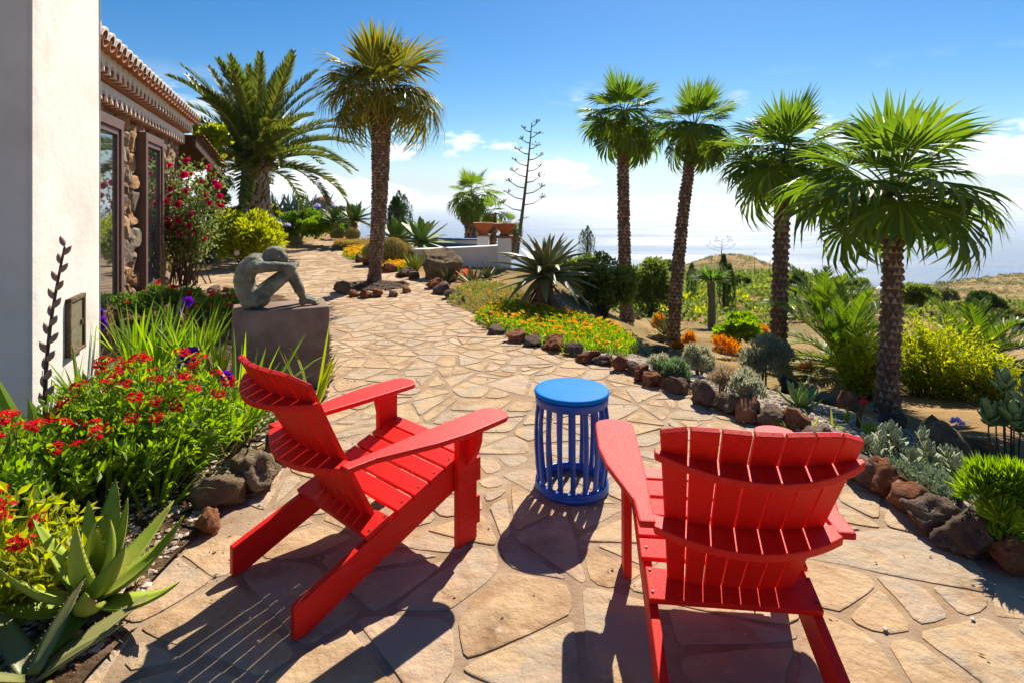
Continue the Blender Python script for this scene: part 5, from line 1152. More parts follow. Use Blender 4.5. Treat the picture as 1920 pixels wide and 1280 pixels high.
# pale stone seat-like block on the left
p = gp(492, 446, .15); o = rock((xat(492, 13.5), 13.5, zat(446, 13.5)), (.30, .22, .22), 2, 4, 'pale weathered driftwood-like stone standing at the foot of the date palm', None, 'pale_stone'); o.data = o.data.copy(); o.data.materials[0] = MT['whitewall']; o.rotation_euler = (0, .5, .4); o.scale = (.36, .2, .17)
# ================================================================ succulents
AL = [succleaf(.42, .125, .032, .5, MT['aloe'], 16, 1, 10), succleaf(.44, .115, .030, .2, MT['aloe'], 16, 2, 10), succleaf(.40, .120, .030, .75, MT['aloe'], 15, 3, 10)]
ADEAD = [succleaf(.40, .055, .010, -.5, MT['deadaloe'], 0, 4, 8), succleaf(.36, .045, .008, .3, MT['deadaloe'], 0, 5, 8)]
p = gp(172, 1140, .03); rosette('aloe', 'green toothed aloe rosette in the lower left corner', (p.x, p.y, .05), AL, 18, .86, 71, els=(82, -2), r0=.03, dead=ADEAD, ndead=9, tilty=.05, zlift=.06)
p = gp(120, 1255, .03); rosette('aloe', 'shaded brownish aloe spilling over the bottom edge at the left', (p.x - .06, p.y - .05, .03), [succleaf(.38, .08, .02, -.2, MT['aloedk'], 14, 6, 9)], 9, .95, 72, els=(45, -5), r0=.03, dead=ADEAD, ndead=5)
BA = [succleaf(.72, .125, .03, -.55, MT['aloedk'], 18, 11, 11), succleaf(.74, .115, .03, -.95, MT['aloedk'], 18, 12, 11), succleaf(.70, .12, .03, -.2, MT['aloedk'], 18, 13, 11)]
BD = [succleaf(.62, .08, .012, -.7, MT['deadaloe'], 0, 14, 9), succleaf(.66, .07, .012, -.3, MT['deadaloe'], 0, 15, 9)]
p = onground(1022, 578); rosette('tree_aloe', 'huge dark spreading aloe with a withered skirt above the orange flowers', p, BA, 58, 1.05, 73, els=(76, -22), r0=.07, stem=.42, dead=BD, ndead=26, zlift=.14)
AT = [succleaf(.50, .15, .02, -.35, MT['agave'], 0, 21, 9, tip=.8, belly=.5), succleaf(.50, .14, .02, .1, MT['agave'], 0, 22, 9, tip=.8, belly=.5)]
for (u, v, y, s_, lab, sd_) in ((742, 470, 15.2, 1.6, 'blue-green soft agave rosette left of the pair before the cypress', 74), (790, 474, 14.6, 1.6, 'yellow-tipped soft agave rosette next to the white wall', 75), (664, 430, 18.0, 1.45, 'soft agave rosette just left of the tall palm trunk', 76), (630, 432, 18.6, 1.4, 'soft agave rosette next to the hedge in the background', 77)):
    rosette('soft_agave', lab, (xat(u, y), y, zat(v, y)), AT, 30, s_, sd_, els=(84, -22), r0=.06, stem=.30, group='soft agaves at the back of the garden', dead=ADEAD, ndead=6)
BG = [succleaf(.95, .13, .03, .15, MT['blueagave'], 0, 31, 8), succleaf(.95, .13, .03, -.2, MT['blueagave'], 0, 32, 8)]
for i, (u, y) in enumerate(((515, 21), (537, 21.5), (556, 21), (578, 21.6), (600, 22.4))):
    rosette('blue_agave', '%s of the spiky blue agaves on the skyline, counted from the date palm' % ORD[i], (xat(u, y), y, zat(408, y)), BG, 15, 1.15, 80 + i, els=(88, 30), r0=.05, group='blue agaves behind the hedge')
SA = [succleaf(.34, .07, .03, .35, MT['aloe'], 0, 41, 8)]
p = gp(780, 506); rosette('aloe', 'upright yellow-green aloe beside the pale boulder', (p.x, p.y, .0), SA, 15, 1.15, 90, els=(84, 45), r0=.06)
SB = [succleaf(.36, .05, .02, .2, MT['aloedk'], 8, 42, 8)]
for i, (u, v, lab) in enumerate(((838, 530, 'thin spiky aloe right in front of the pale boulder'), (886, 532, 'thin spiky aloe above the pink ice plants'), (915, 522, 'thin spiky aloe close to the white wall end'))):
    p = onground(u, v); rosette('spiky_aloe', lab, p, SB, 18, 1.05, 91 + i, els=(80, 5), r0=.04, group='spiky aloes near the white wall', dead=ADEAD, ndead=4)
for i, (u, v, s_, lab) in enumerate(((1250, 628, 1.2, 'grassy aloe growing at the foot of the leaning palm'), (1128, 585, .9, 'thin grey aloe right of the huge dark aloe'), (1195, 600, .8, 'small aloe beside the slimmest palm trunk'), (1180, 662, .42, 'stubby green aloe at the right end of the orange flowers'), (1630, 815, .32, 'small bright aloe in the gravel behind the right chair'), (1660, 830, .36, 'pale little aloe next to the grey succulents'))):
    p = onground(u, v); rosette('small_aloe', lab, p, SA if s_ < .5 else SB, 14, s_ * (1.25 if p.y > 5.5 else 1), 95 + i, els=(84, 20), r0=.02, group='small aloes right of the path')
GS = [succleaf(.20, .06, .016, .5, MT['agave'], 0, 43, 7, tip=.7, belly=.55)]
p = onground(1502, 765); rosette('green_succulent', 'bright green paddle-leaved succulent in the gravel near the red border rocks', p, GS, 15, 1.0, 102, els=(80, 15), r0=.02)
# golden barrel cacti
def barrel(u, v, rpx, y, lab, i):
    r_ = rpx * y / FP; t = thing('barrel_cactus', lab, 'cactus', (xat(u, y), y, zat(v, y)), 0, 'golden barrel cacti'); m = MB(); nr = 24
    pr = [(r_ * math.cos(a), r_ * .92 * (math.sin(a) + .72)) for a in np.linspace(-.8, 1.5, 14)]
    m.lathe(pr, nr * 4, wob=lambda th, z: .06 * np.cos(th * nr)); ob('body', m.mesh('body', MT['cactus'], True), t)
    g = np.random.default_rng(i); n = 3000; k = g.integers(0, nr, n); th = k * 2 * np.pi / nr; a = g.uniform(-.7, 1.5, n); q = r_ * np.cos(a) * 1.06
    P = np.stack([np.cos(th) * q, np.sin(th) * q, r_ * .92 * (np.sin(a) + .72)], 1); D = np.stack([np.cos(th) * np.cos(a), np.sin(th) * np.cos(a), np.sin(a)], 1) + g.normal(size=(n, 3)) * .6
    m = MB(); m.leaves(P, D, r_ * .26, r_ * .030); ob('spines', m.mesh('spines', MT['spine']), t, kind='stuff')
for i, a in enumerate(((736, 486, 23, 13.2, 'biggest golden barrel cactus right of the tall palm trunk'), (757, 486, 17, 13.5, 'golden barrel cactus half hidden behind the biggest one'), (700, 485, 18, 13.0, 'golden barrel cactus mostly hidden by the tall palm trunk'), (632, 447, 11, 17.6, 'small far golden barrel cactus at the bend of the path, left one'), (661, 448, 12, 17.2, 'small far golden barrel cactus at the bend of the path, right one'))): barrel(*a, i)
# ================================================================ shrubs and trees right of the path
def gsz(p, px): return px * p.y / FP
def rbush(name, label, u, v, wpx, hpx, n, leaf, mt, seed, **k):
    """bush whose foot is at photo position (u, v), wpx wide and hpx high in the photo; leaf in photo pixels"""
    p = onground(u, v); s_ = p.y / FP
    return bush(name, label, p, (wpx * s_ * .5, wpx * s_ * .45, hpx * s_), n, (leaf[0] * s_, leaf[1] * s_), mt, seed, **k)
p = onground(1130, 592); bush('olive_tree', 'dense olive-green bushy tree left behind the slimmest palm trunk', p, (gsz(p, 78), gsz(p, 66), gsz(p, 121)), 6500, (gsz(p, 9), gsz(p, 4.6)), MT['olive'], 111, nc=34, cr=.30, cat='tree', stems=9, shell=.25, group='olive-green bushy trees below the terrace')
p = onground(1215, 588); bush('olive_tree', 'dense olive-green bushy tree between the two slim palm trunks', p, (gsz(p, 66), gsz(p, 60), gsz(p, 106)), 6500, (gsz(p, 9), gsz(p, 4.6)), MT['olive'], 112, nc=34, cr=.30, cat='tree', stems=9, shell=.25, group='olive-green bushy trees below the terrace')
p = onground(1080, 560, 20); bush('olive_tree', 'farther olive-green tree right above the huge aloe', p, (gsz(p, 69), gsz(p, 60), gsz(p, 76)), 6500, (gsz(p, 9), gsz(p, 4.6)), MT['olive'], 113, nc=34, cr=.30, cat='tree', stems=9, shell=.25, group='olive-green bushy trees below the terrace')
for i, (u, v, w, h, mt, lab) in enumerate(((1492, 562, 46, 54, 'olive', 'dark round tree right of the third palm trunk'), (1604, 575, 80, 46, 'olive', 'broad dark tree left of the nearest palm trunk'), (1716, 590, 72, 62, 'olive', 'dark tree right of the nearest palm trunk'), (1840, 612, 82, 66, 'cypress', 'dark pine-like tree on the right slope'), (1555, 590, 60, 40, 'olive', 'low green tree behind the arching date palms'), (1385, 545, 40, 26, 'olive', 'small far green tree right of the dark cypress'), (1255, 520, 40, 28, 'olive', 'small far tree between the slim palms'), (1770, 575, 50, 28, 'scrub', 'low tree in the right valley'), (1900, 625, 60, 40, 'scrub', 'bushy tree at the right edge of the slope'))):
    p = onground(u, v, 8); tree('valley_tree', lab, p, gsz(p, h), (gsz(p, w * .5), gsz(p, w * .45), gsz(p, h * .42)), 3200, (gsz(p, 6.5), gsz(p, 3.6)), MT[mt], 120 + i, trunk=gsz(p, 3), nc=18, group='trees down in the valley')
for i, (u, v, h, w, lab) in enumerate(((1572, 531, 9, 16, 'left tiny tree on the ridge against the sea'), (1633, 532, 12, 13, 'flat topped tiny tree on the ridge against the sea'), (994, 482, 18, 20, 'far tree right of the agave mast'), (1020, 490, 16, 26, 'far low tree above the huge aloe'), (1068, 488, 20, 30, 'far tree left of the cypress group'), (1142, 478, 18, 14, 'far small tree right of the cypress group'), (1160, 492, 22, 20, 'far tree close behind the slimmest palm trunk'), (1225, 505, 20, 26, 'far dark tree between the slim palm trunks'))):
    p = onground(u, v, 60); tree('ridge_tree', lab, p, gsz(p, h * 1.2), (gsz(p, w * .5), gsz(p, w * .5), gsz(p, h * .45)), 700, (gsz(p, 3.2), gsz(p, 2)), MT['olive'], 140 + i, trunk=gsz(p, 1), nc=9, group='far trees near the skyline')
# cypresses
cypress('cypress_tree', 'bushy dark cypress with several tips right of the tall palm', (xat(748, 22), 22, zat(452, 22)), (452 - 360) * 22 / FP, .50, 6500, 150, 8)
y = 70; cypress('cypress_tree', 'far group of cypress tips standing against the sea', (xat(1102, y), y, zat(485, y)), 60 * y / FP, 13 * y / FP, 2600, 151, 4)
p = onground(1297, 562, 8); cypress('cypress_tree', 'narrow dark cypress left of the dragon tree', p, gsz(p, 66), gsz(p, 8), 2200, 152)
p = onground(1357, 585, 8); cypress('cypress_tree', 'tall dark bent cypress right behind the dragon tree', p, gsz(p, 104), gsz(p, 16), 3600, 153, 2)
# shrubs of the right bed
LV = 'grey lavender bushes in the right bed'
rbush('lavender', 'grey lavender bush standing between the orange succulents', 1312, 706, 62, 66, 2600, (9, 2.2), MT['lavender'], 160, up=1.6, cr=.33, group=LV)
rbush('lavender', 'largest grey lavender bush below the full-crowned palm', 1428, 722, 112, 96, 5200, (10, 2.4), MT['lavender'], 161, up=1.5, cr=.30, nc=22, group=LV)
rbush('lavender', 'grey-green lavender bush spilling towards the red border rocks', 1404, 768, 78, 70, 3200, (10, 2.4), MT['lavender'], 162, up=1.4, cr=.34, group=LV)
rbush('lavender', 'small grey lavender bush left of the green mound', 1232, 714, 46, 50, 2000, (8, 2.0), MT['lavender'], 163, up=1.6, cr=.36, group=LV)
rbush('lavender', 'low soft green lavender mound behind the red border rocks', 1266, 722, 72, 36, 3600, (12, 2.0), MT['lavgreen'], 164, up=1.3, cr=.42, group=LV)
rbush('dry_brush', 'dry straw-coloured brush between the lavender bushes', 1352, 742, 76, 44, 1800, (12, 1.6), MT['drybrush'], 165, up=.8, cr=.4)
rbush('leafy_shrub', 'round-leaved lime green shrub behind the orange succulents', 1384, 652, 128, 62, 4200, (9, 6.5), MT['lime'], 166, cr=.30, nc=20, up=.6)
for (u, v, w, h, n, lab, sd_) in ((1760, 6.7, 210, 140, 320, 'large feathery yellow-green bush behind the nearest palm trunk', 167), (1615, 6.5, 100, 130, 150, 'smaller yellow-green bush left of the nearest palm trunk', 168), (1862, 6.2, 90, 90, 110, 'low yellow-green bush right of the large feathery one', 171)):
    p = Vector((xat(u, v), v, Hs(xat(u, v), v))); s_ = p.y / FP; wispy('yellow_green_bush', lab, p, (w * s_ * .52, w * s_ * .45, h * s_), n, 34, (9.5 * s_, 3.4 * s_), MT['yellowgreen'], sd_, group='yellow-green feathery bushes')
rbush('tufted_shrub', 'bright green needle-leaved shrub at the right edge near the border', 1885, 1040, 150, 170, 9000, (30, 4.2), MT['lime'], 169, cr=.34, nc=22, up=1.0)
for i, (u, v, w, h) in enumerate(((1292, 655, 30, 34), (1364, 672, 60, 36), (1236, 622, 28, 26), (1512, 705, 24, 14), (1430, 640, 40, 22), (1268, 662, 20, 12))):
    rbush('orange_succulent', '%s orange-tipped succulent clump from the left in the right bed' % ORD[[1, 3, 0, 5, 4, 2][i]], u + (i == 5) * 4, v, w, h, 420, (11, 3.2), MT['orangetip'], 180 + i, up=1.8, cr=.42, nc=8, stems=0, group='orange-tipped succulents', cat='succulent')
# pale succulents on the right
def paddles(name, label, u, v, wpx, hpx, n, lpx, mt, seed, cat='succulent', ros=10, group=None):
    p = onground(u, v); s_ = p.y / FP; t = thing(name, label, cat, p, 0, group); r = random.Random(seed)
    lf = succleaf(lpx * s_, lpx * s_ * .48, lpx * s_ * .10, .5, mt, 0, seed, 6, tip=.55, belly=.6)
    st = MB()
    for i in range(n):
        x, y_ = r.uniform(-.5, .5) * wpx * s_, r.uniform(-.4, .4) * wpx * s_; h = hpx * s_ * r.uniform(.45, 1) * (1 - .5 * abs(x) / (wpx * s_ * .5)); st.tube([(x * .8, y_ * .8, -.03), (x, y_, h * .6), (x, y_, h)], [.006, .005, .004], 5)
        for k in range(ros):
            f = k / ros; M = Matrix.Translation((x, y_, h - f * lpx * s_ * .5)) @ Matrix.Rotation(k * GA + i, 4, 'Z') @ Matrix.Rotation(rd(72 - 62 * f), 4, 'X') @ Matrix.Scale(r.uniform(.6, 1.1), 4)
            ob('leaf', lf, t, M)
    ob('stems', st.mesh('stems', MT['twig']), t, kind='stuff')
gs = mat('grey_paddle', [(.20, .24, .12), (.30, .34, .19), (.40, .41, .27)], 'object', 8, .6, rnd=.7); gs2 = mat('green_paddle', [(.15, .22, .05), (.23, .32, .08), (.32, .40, .14)], 'object', 8, .5, rnd=.7)
paddles('grey_succulent', 'mat of grey-green paddle succulents behind the right chair', 1720, 880, 170, 56, 22, 25, gs, 190, ros=8)
paddles('grey_succulent', 'grey-green paddle succulents next to the pinkish boulder', 1790, 905, 90, 50, 10, 25, gs, 191, ros=8)
paddles('tall_succulent', 'tall branching green succulent at the right edge', 1895, 862, 110, 150, 12, 38, gs2, 192, ros=10)
carpet('dry_undergrowth', 'dry grey and green undergrowth below the grey succulents', [tuple(onground(u, v).xy) for u, v in ((1640, 870), (1700, 935), (1780, 975), (1830, 940), (1800, 880), (1700, 850))], lambda x, y: H(x, y), 2600, (.045, .016), MT['greysucc'], 0, .02, [MT['fyellow']], cat='ground cover', hgt=.10, seed=5)
# little grass tufts among the border rocks
for i, (u, v) in enumerate(((1182, 700), (1236, 640), (1304, 748), (1350, 765), (1420, 800), (1395, 785), (1470, 815), (1520, 800), (1562, 800), (1440, 775), (1070, 672), (920, 618), (1590, 790), (1484, 812), (1600, 838))):
    p = onground(u, v); s_ = p.y / FP; o = ob('grass_tuft', blades(9, 34 * s_, 4.2 * s_, .8, MT['yellowgreen'], 200 + i, droop=.9, r0=.01), label='%s tuft of yellow-green grass along the right border from the left' % ORD[[2, 3, 4, 5, 7, 6, 9, 11, 12, 8, 1, 0, 13, 10, 14][i]], cat='grass tuft', group='grass tufts in the right border'); o.location = p
# stakes, lamps
def stake(u, v, hpx, wpx, lab, cap=None, nm='garden_stake'):
    p = onground(u, v); s_ = p.y / FP; t = thing(nm, lab, 'stake' if nm == 'garden_stake' else 'lamp', p)
    m = MB(); m.tube([(0, 0, -.05), (.02 * (cap == 'fred'), 0, hpx * s_ * .5), (.05 * (cap == 'fred'), 0, hpx * s_)], [wpx * s_ * .5, wpx * s_ * .5, wpx * s_ * .45], 8); ob('post', m.mesh('post', MT['darkwood'] if cap else MT['black']), t)
    m = MB(); m.lathe([(wpx * s_ * .62, 0), (wpx * s_ * .62, wpx * s_ * .5), (wpx * s_ * .3, wpx * s_ * .7)], 10, c=(.05 * (cap == 'fred'), 0, hpx * s_)); ob('cap', m.mesh('cap', MT[cap] if cap else MT['black'], True), t)
stake(1606, 802, 48, 9, 'short dark wooden stake with a red tip in the gravel', 'fred')
stake(1800, 962, 38, 11, 'short black garden light post behind the right border rocks', None, 'path_light')
stake(1276, 690, 26, 4, 'thin dark stake with a small tip beside the lavender', 'fred')
def drip():
    for i, (a, b_, lab) in enumerate((((1182, 640), (1212, 668), 'short black hose end in the gravel by the orange flowers'), ((1228, 662), (1262, 672), 'grey stick lying across the gravel'))):
        p, q = onground(*a), onground(*b_); m = MB(); m.tube([tuple(p + Vector((0, 0, .03))), tuple(p.lerp(q, .5) + Vector((0, 0, .05))), tuple(q + Vector((0, 0, .02)))], .009, 6); ob('garden_hose' if i == 0 else 'dry_stick', m.mesh('hose', MT['black'] if i == 0 else MT['stalk']), label=lab, cat='hose' if i == 0 else 'stick')
drip()
# agapanthus heads
def agapanthus(u, v, hpx, rpx, lab, y=None):
    p = onground(u, v) if y is None else Vector((xat(u, y), y, zat(v, y))); s_ = p.y / FP; t = thing('agapanthus', lab, 'flower', p, 0, 'lilac agapanthus flowers'); h = hpx * s_
    m = MB(); m.tube([(0, 0, -.05), (.01, 0, h * .5), (.02, 0, h)], .004, 5); ob('stalk', m.mesh('stalk', MT['rachis']), t)
    n = 60; d = unit(rng.normal(size=(n, 3))); d[:, 2] = np.abs(d[:, 2]) * .9; m = MB(); m.leaves(np.array([.02, 0, h]) + d * rpx * s_ * .35, d, rpx * s_ * .75, rpx * s_ * .35); ob('flower_head', m.mesh('flower_head', MT['flilac']), t)
agapanthus(1790, 830, 36, 13, 'lilac flower head above the pinkish boulder')
for i, (u, v) in enumerate(((507, 408), (519, 416), (537, 424), (452, 388), (458, 398), (594, 388), (622, 388), (440, 412))): agapanthus(u, v + 40, 40, 7, '%s lilac flower head from the left in the background' % ORD[[3, 4, 5, 1, 2, 6, 7, 0][i]], 15.5 if u < 560 else 19)
# ================================================================ flower carpets
flat = lambda x, y: np.where(x < xb(y), np.maximum(0.0, H(x, y)), H(x, y))
PG = [tuple(gp(u, v).xy) for u, v in ((885, 603), (905, 582), (960, 574), (1020, 578), (1090, 590), (1160, 612), (1192, 636), (1172, 660), (1090, 666), (1030, 652), (965, 634))]
carpet('gazania_bed', 'carpet of orange flowers and bright leaves along the right path edge', PG, lambda x, y: np.maximum(H(x, y), -.04), 8500, (.075, .015), MT['lime'], 420, .026, [MT['forange'], MT['fyellow'], MT['forange']], hgt=.12, seed=1)
PI = [tuple(gp(u, v).xy) for u, v in ((838, 568), (850, 545), (880, 535), (955, 538), (1000, 560), (965, 580), (890, 588))]
carpet('ice_plant_bed', 'patch of reddish green ice plants left of the huge aloe', PI, flat, 6500, (.07, .014), MT['iceplant'], 60, .022, [MT['fred'], MT['fyellow']], hgt=.15, seed=2)
PY_ = [tuple(gp(u, v).xy) for u, v in ((642, 480), (650, 468), (690, 466), (692, 486), (668, 490))]
carpet('yellow_flower_bed', 'yellow flower patch left of the tall palm trunk', PY_, flat, 2600, (.09, .022), MT['lime'], 260, .036, [MT['fyellow'], MT['forange']], hgt=.14, seed=3)
PZ = [tuple(gp(u, v).xy) for u, v in ((714, 505), (718, 488), (764, 490), (772, 504), (745, 511))]
carpet('yellow_flower_bed', 'orange and yellow flower patch below the barrel cacti', PZ, flat, 2600, (.08, .02), MT['lime'], 260, .034, [MT['forange'], MT['fyellow']], hgt=.14, seed=4)
PR_ = [tuple(gp(u, v).xy) for u, v in ((622, 468), (630, 452), (700, 452), (700, 466), (650, 472))]
carpet('heath_bed', 'reddish low heath at the bend of the path', PR_, flat, 3000, (.10, .018), MT['iceplant'], 120, .03, [MT['fred'], MT['forange']], hgt=.16, seed=6)
PE = [tuple(gp(u, v).xy) for u, v in ((525, 452), (535, 440), (580, 442), (585, 450), (550, 456))]
carpet('low_green_border', 'low green border plants where the path bends left', PE, flat, 1600, (.10, .02), MT['lime'], 40, .03, [MT['fred']], cat='plants', hgt=.12, seed=7)
o = carpet('red_flowers', 'red flowers among the spiky aloes above the ice plants', [tuple(gp(u, v).xy) for u, v in ((848, 528), (850, 520), (890, 518), (895, 528))], flat, 300, (.07, .014), MT['olive'], 40, .035, [MT['fred']], hgt=.2, seed=8)
# ================================================================ back of the garden on the left
def bb(name, label, u, v, y, wpx, hpx, n, leaf, mt, seed, **k):
    s_ = y / FP; return bush(name, label, (xat(u, y), y, zat(v, y)), (wpx * s_ * .5, wpx * s_ * .42, hpx * s_), n, (leaf[0] * s_, leaf[1] * s_), mt, seed, **k)
bb('hedge', 'clipped bright green hedge in front of the blue agaves', 562, 446, 19.5, 110, 46, 6500, (6, 3.2), MT['midgreen'], 210, cr=.5, nc=24)
bb('hedge', 'lower leafy hedge at the bend of the path', 592, 446, 18.6, 70, 34, 3600, (7, 3.2), MT['lime'], 211, cr=.5, nc=16)
bb('shrub', 'yellow-green bush left of the blue agaves', 512, 424, 20.5, 36, 42, 1800, (6, 3.5), MT['yellowgreen'], 212)
bb('shrub', 'dark green shrub at the foot of the date palm', 438, 440, 15.2, 60, 60, 2400, (8, 4), MT['olive'], 213)
bb('shrub', 'shadowy bush between the porch and the date palm trunk', 392, 430, 14.2, 70, 100, 3000, (9, 4.5), MT['olive'], 215, nc=18)
bb('shrub', 'dark olive bush beyond the agaves on the far left', 640, 446, 21.5, 60, 30, 1800, (6, 3.2), MT['midgreen'], 216)
t, P, cr_, pts, d = bb('white_rose_hedge', 'yellow-green hedge dotted with white roses behind the statue', 458, 502, 12.6, 165, 104, 9000, (9, 4.4), MT['yellowgreen'], 214, shell=.25, cr=.32, nc=34, cat='hedge', up=.5)
wr = flowermesh(7, .055, MT['fwhite'], None, .35, 3, 5)
for i in range(22):
    k = R.randrange(len(pts)); ob('rose_bloom', wr, t, Matrix.Translation(Vector(pts[k] + d[k] * .05)) @ Vector(d[k] + np.array([.2, -.3, .4])).to_track_quat('Z', 'Y').to_matrix().to_4x4() @ Matrix.Scale(R.uniform(.8, 1.3), 4))
tree('golden_tree', 'golden yellow-green leafy tree behind the end of the eaves', (xat(392, 13.6), 13.6, .1), zat(222, 13.6) - .1, (.52, .5, .62), 4200, (.13, .085), MT['yellowgreen'], 217, trunk=.09, nc=20)
bb('bougainvillea', 'small cluster of orange leaves below the golden tree', 402, 345, 13.5, 24, 50, 260, (7, 4), MT['orangetip'], 218, stems=0, nc=6)
# red climbing rose bush
def rosebush():
    y = 9.9; s_ = y / FP; t = thing('rose_bush', 'tall rose bush full of crimson blooms against the stone house', 'rose bush', (xat(352, y), y, .0)); r = random.Random(4); m = MB(); tips = []
    for i in range(34):
        a = r.uniform(0, 6.28); h = r.uniform(.8, 2.15); sp_ = r.uniform(.15, .62); b0 = Vector((r.gauss(0, .14), r.gauss(0, .12), -.05)); e = Vector((math.cos(a) * sp_ * 1.05, math.sin(a) * sp_ * .7, h)); mid = b0.lerp(e, .55) + Vector((r.gauss(0, .06), r.gauss(0, .06), .1))
        m.tube([tuple(b0), tuple(mid), tuple(e)], [.012, .009, .004], 5); tips.append((mid, e))
    ob('canes', m.mesh('canes', MT['twig']), t, kind='stuff')
    P = []
    for mid, e in tips:
        for _ in range(120): q = mid.lerp(e, r.uniform(-.35, 1.05)); P.append((q.x + r.gauss(0, .10), q.y + r.gauss(0, .10), q.z + r.gauss(0, .10)))
    P = np.array(P); P = P[P[:, 2] > .12]; n = len(P); m = MB(); m.leaves(P, rng.normal(size=(n, 3)) + np.array([0, 0, .1]), .075 * rng.uniform(.6, 1.3, n), .042); ob('foliage', m.mesh('foliage', MT['rosegreen']), t)
    bl = flowermesh(8, .062, MT['fpink'], None, .25, 4, 3, .8)
    for i in range(46):
        mid, e = tips[i % 34]; q = mid.lerp(e, r.uniform(.3, 1.08)) if i > 12 else e; q = q + Vector((r.gauss(0, .09), -abs(r.gauss(0, .10)) - .05, r.gauss(0, .06)))
        ob('rose_bloom', bl, t, Matrix.Translation(q) @ Vector((r.gauss(.2, .5), -1 + r.gauss(0, .3), r.uniform(.1, .9))).to_track_quat('Z', 'Y').to_matrix().to_4x4() @ Matrix.Scale(r.uniform(.75, 1.35), 4))
rosebush()
# ================================================================ left flower bed
def zl(x, y): return .03 + .03 * noise.noise(Vector((x * 1.7, y * 1.7, .03)))
def pentas(label, u, v, w, d_, h, nst, nf, seed, leafmat='lime'):
    p = gp(u, v, .03); t, tips = wispy('red_flower_bush', label, (p.x, p.y, .02), (w, d_, h), nst, 26, (.060, .024), MT[leafmat], seed, cat='flowering bush', group='red flowering bushes in the left bed')
    star = MB(); g = np.random.default_rng(seed)
    for k in range(26):
        th = g.uniform(0, 6.28); q = .040 * math.sqrt(g.random()); c = np.array([math.cos(th) * q, math.sin(th) * q, .016 * (1 - (q / .04) ** 2) + g.uniform(-.004, .006)]); a = np.arange(10) * math.pi / 5 + g.random(); rr_ = .0125 * np.where(np.arange(10) % 2, .42, 1.0)
        nx, ny = c[0] * 12 + g.normal(0, .2), c[1] * 12 + g.normal(0, .2)
        ring = c + np.stack([np.cos(a) * rr_, np.sin(a) * rr_, -(np.cos(a) * nx + np.sin(a) * ny) * rr_], 1)
        star.add(np.vstack([ring, c + np.array([0, 0, -.003])]), [(j, (j + 1) % 10, 10) for j in range(10)])
    me = star.mesh('flower_head', MT['fred']); used = []
    for q in sorted(tips.tolist(), key=lambda q: -q[2] + g.random() * h * .7):
        if len(used) >= nf: break
        q = np.array(q)
        if any(np.linalg.norm(q - z_) < .065 for z_ in used): continue
        used.append(q); ob('flower_head', me, t, Matrix.Translation(Vector(q + np.array([0, 0, .03]))) @ Vector((q[0] * .6 + g.normal(0, .2), q[1] * .6 - .1 + g.normal(0, .2), .8)).to_track_quat('Z', 'Y').to_matrix().to_4x4() @ Matrix.Scale(R.uniform(.75, 1.15), 4))
pentas('leafy bush with clusters of red star flowers beside the white pillar', 258, 900, .54, .44, .62, 310, 44, 220)
pentas('yellow-green bush with crimson flower clusters at the lower left edge', 40, 1010, .34, .36, .50, 190, 22, 221, 'lime')
pentas('low red flowering bush under the near end of the left edge', -20, 1150, .30, .30, .38, 130, 10, 222, 'yellowgreen')
def strapclump(label, u, v, n, ln, wd, spread, mt, seed, lean=(0, 0), droop=.5, group='strap-leaved clumps in the left bed', tilt=.35, r0=.08):
    p = gp(u, v, .03); o = ob('strap_leaf_clump', blades(n, ln, wd, spread, mt, seed, lean, droop=droop, tilt=tilt, r0=r0), label=label, cat='plant', group=group); o.location = (p.x, p.y, .02); return o
for i, (u, v, n, ln, wd, sp_, mt, lean, dr, lab) in enumerate((
    (300, 700, 44, .62, .030, .35, 'strap', (.02, 0), .3, 'upright light green sword leaves right of the pillar edge'),
    (255, 690, 36, .58, .030, .35, 'strap', (0, 0), .35, 'sword leaves in front of the first house window'),
    (360, 705, 46, .60, .026, .30, 'strap', (.05, 0), .35, 'sword leaves close to the left side of the pedestal'),
    (410, 735, 40, .55, .024, .3, 'strap', (.05, 0), .35, 'sword leaves touching the pedestal corner'),
    (325, 640, 40, .60, .030, .35, 'strapdk', (0, 0), .4, 'dark sword leaves below the rose bush'),
    (385, 650, 36, .50, .022, .35, 'strap', (.02, 0), .4, 'fine sword leaves left of the statue'),
    (450, 825, 26, .72, .040, .35, 'strap', (.22, 0), .5, 'grey-green sword leaves leaning over the pedestal foot'),
    (395, 850, 14, .46, .026, .45, 'strap', (.16, 0), .8, 'loose bent sword leaves above the border rocks'),
    (215, 950, 16, .46, .030, .3, 'strap', (.04, 0), .5, 'short sword leaves in front of the red flowers'),
    (300, 945, 12, .40, .024, .4, 'strap', (.18, 0), .8, 'curving sword leaves over the gravel near the tan rocks'),
    (155, 760, 20, .50, .03, .4, 'strapdk', (0, 0), .5, 'dark sword leaves at the foot of the pillar'))):
    strapclump(lab, u, v, n, ln, wd, sp_, MT[mt], 230 + i, lean, dr)
strapclump('dry straw-coloured leaves lying at the pedestal foot', 430, 850, 26, .40, .016, 1.0, MT['straw'], 250, (.15, 0), .8, tilt=.9)
p = gp(598, 760); o = ob('yellowed_leaf_clump', blades(8, .66, .042, .30, MT['yellowgreen'], 251, (.05, 0), droop=.6), label='few yellow sword leaves between the pedestal and the red chair', cat='plant'); o.location = (-1.40, 3.98, .02)
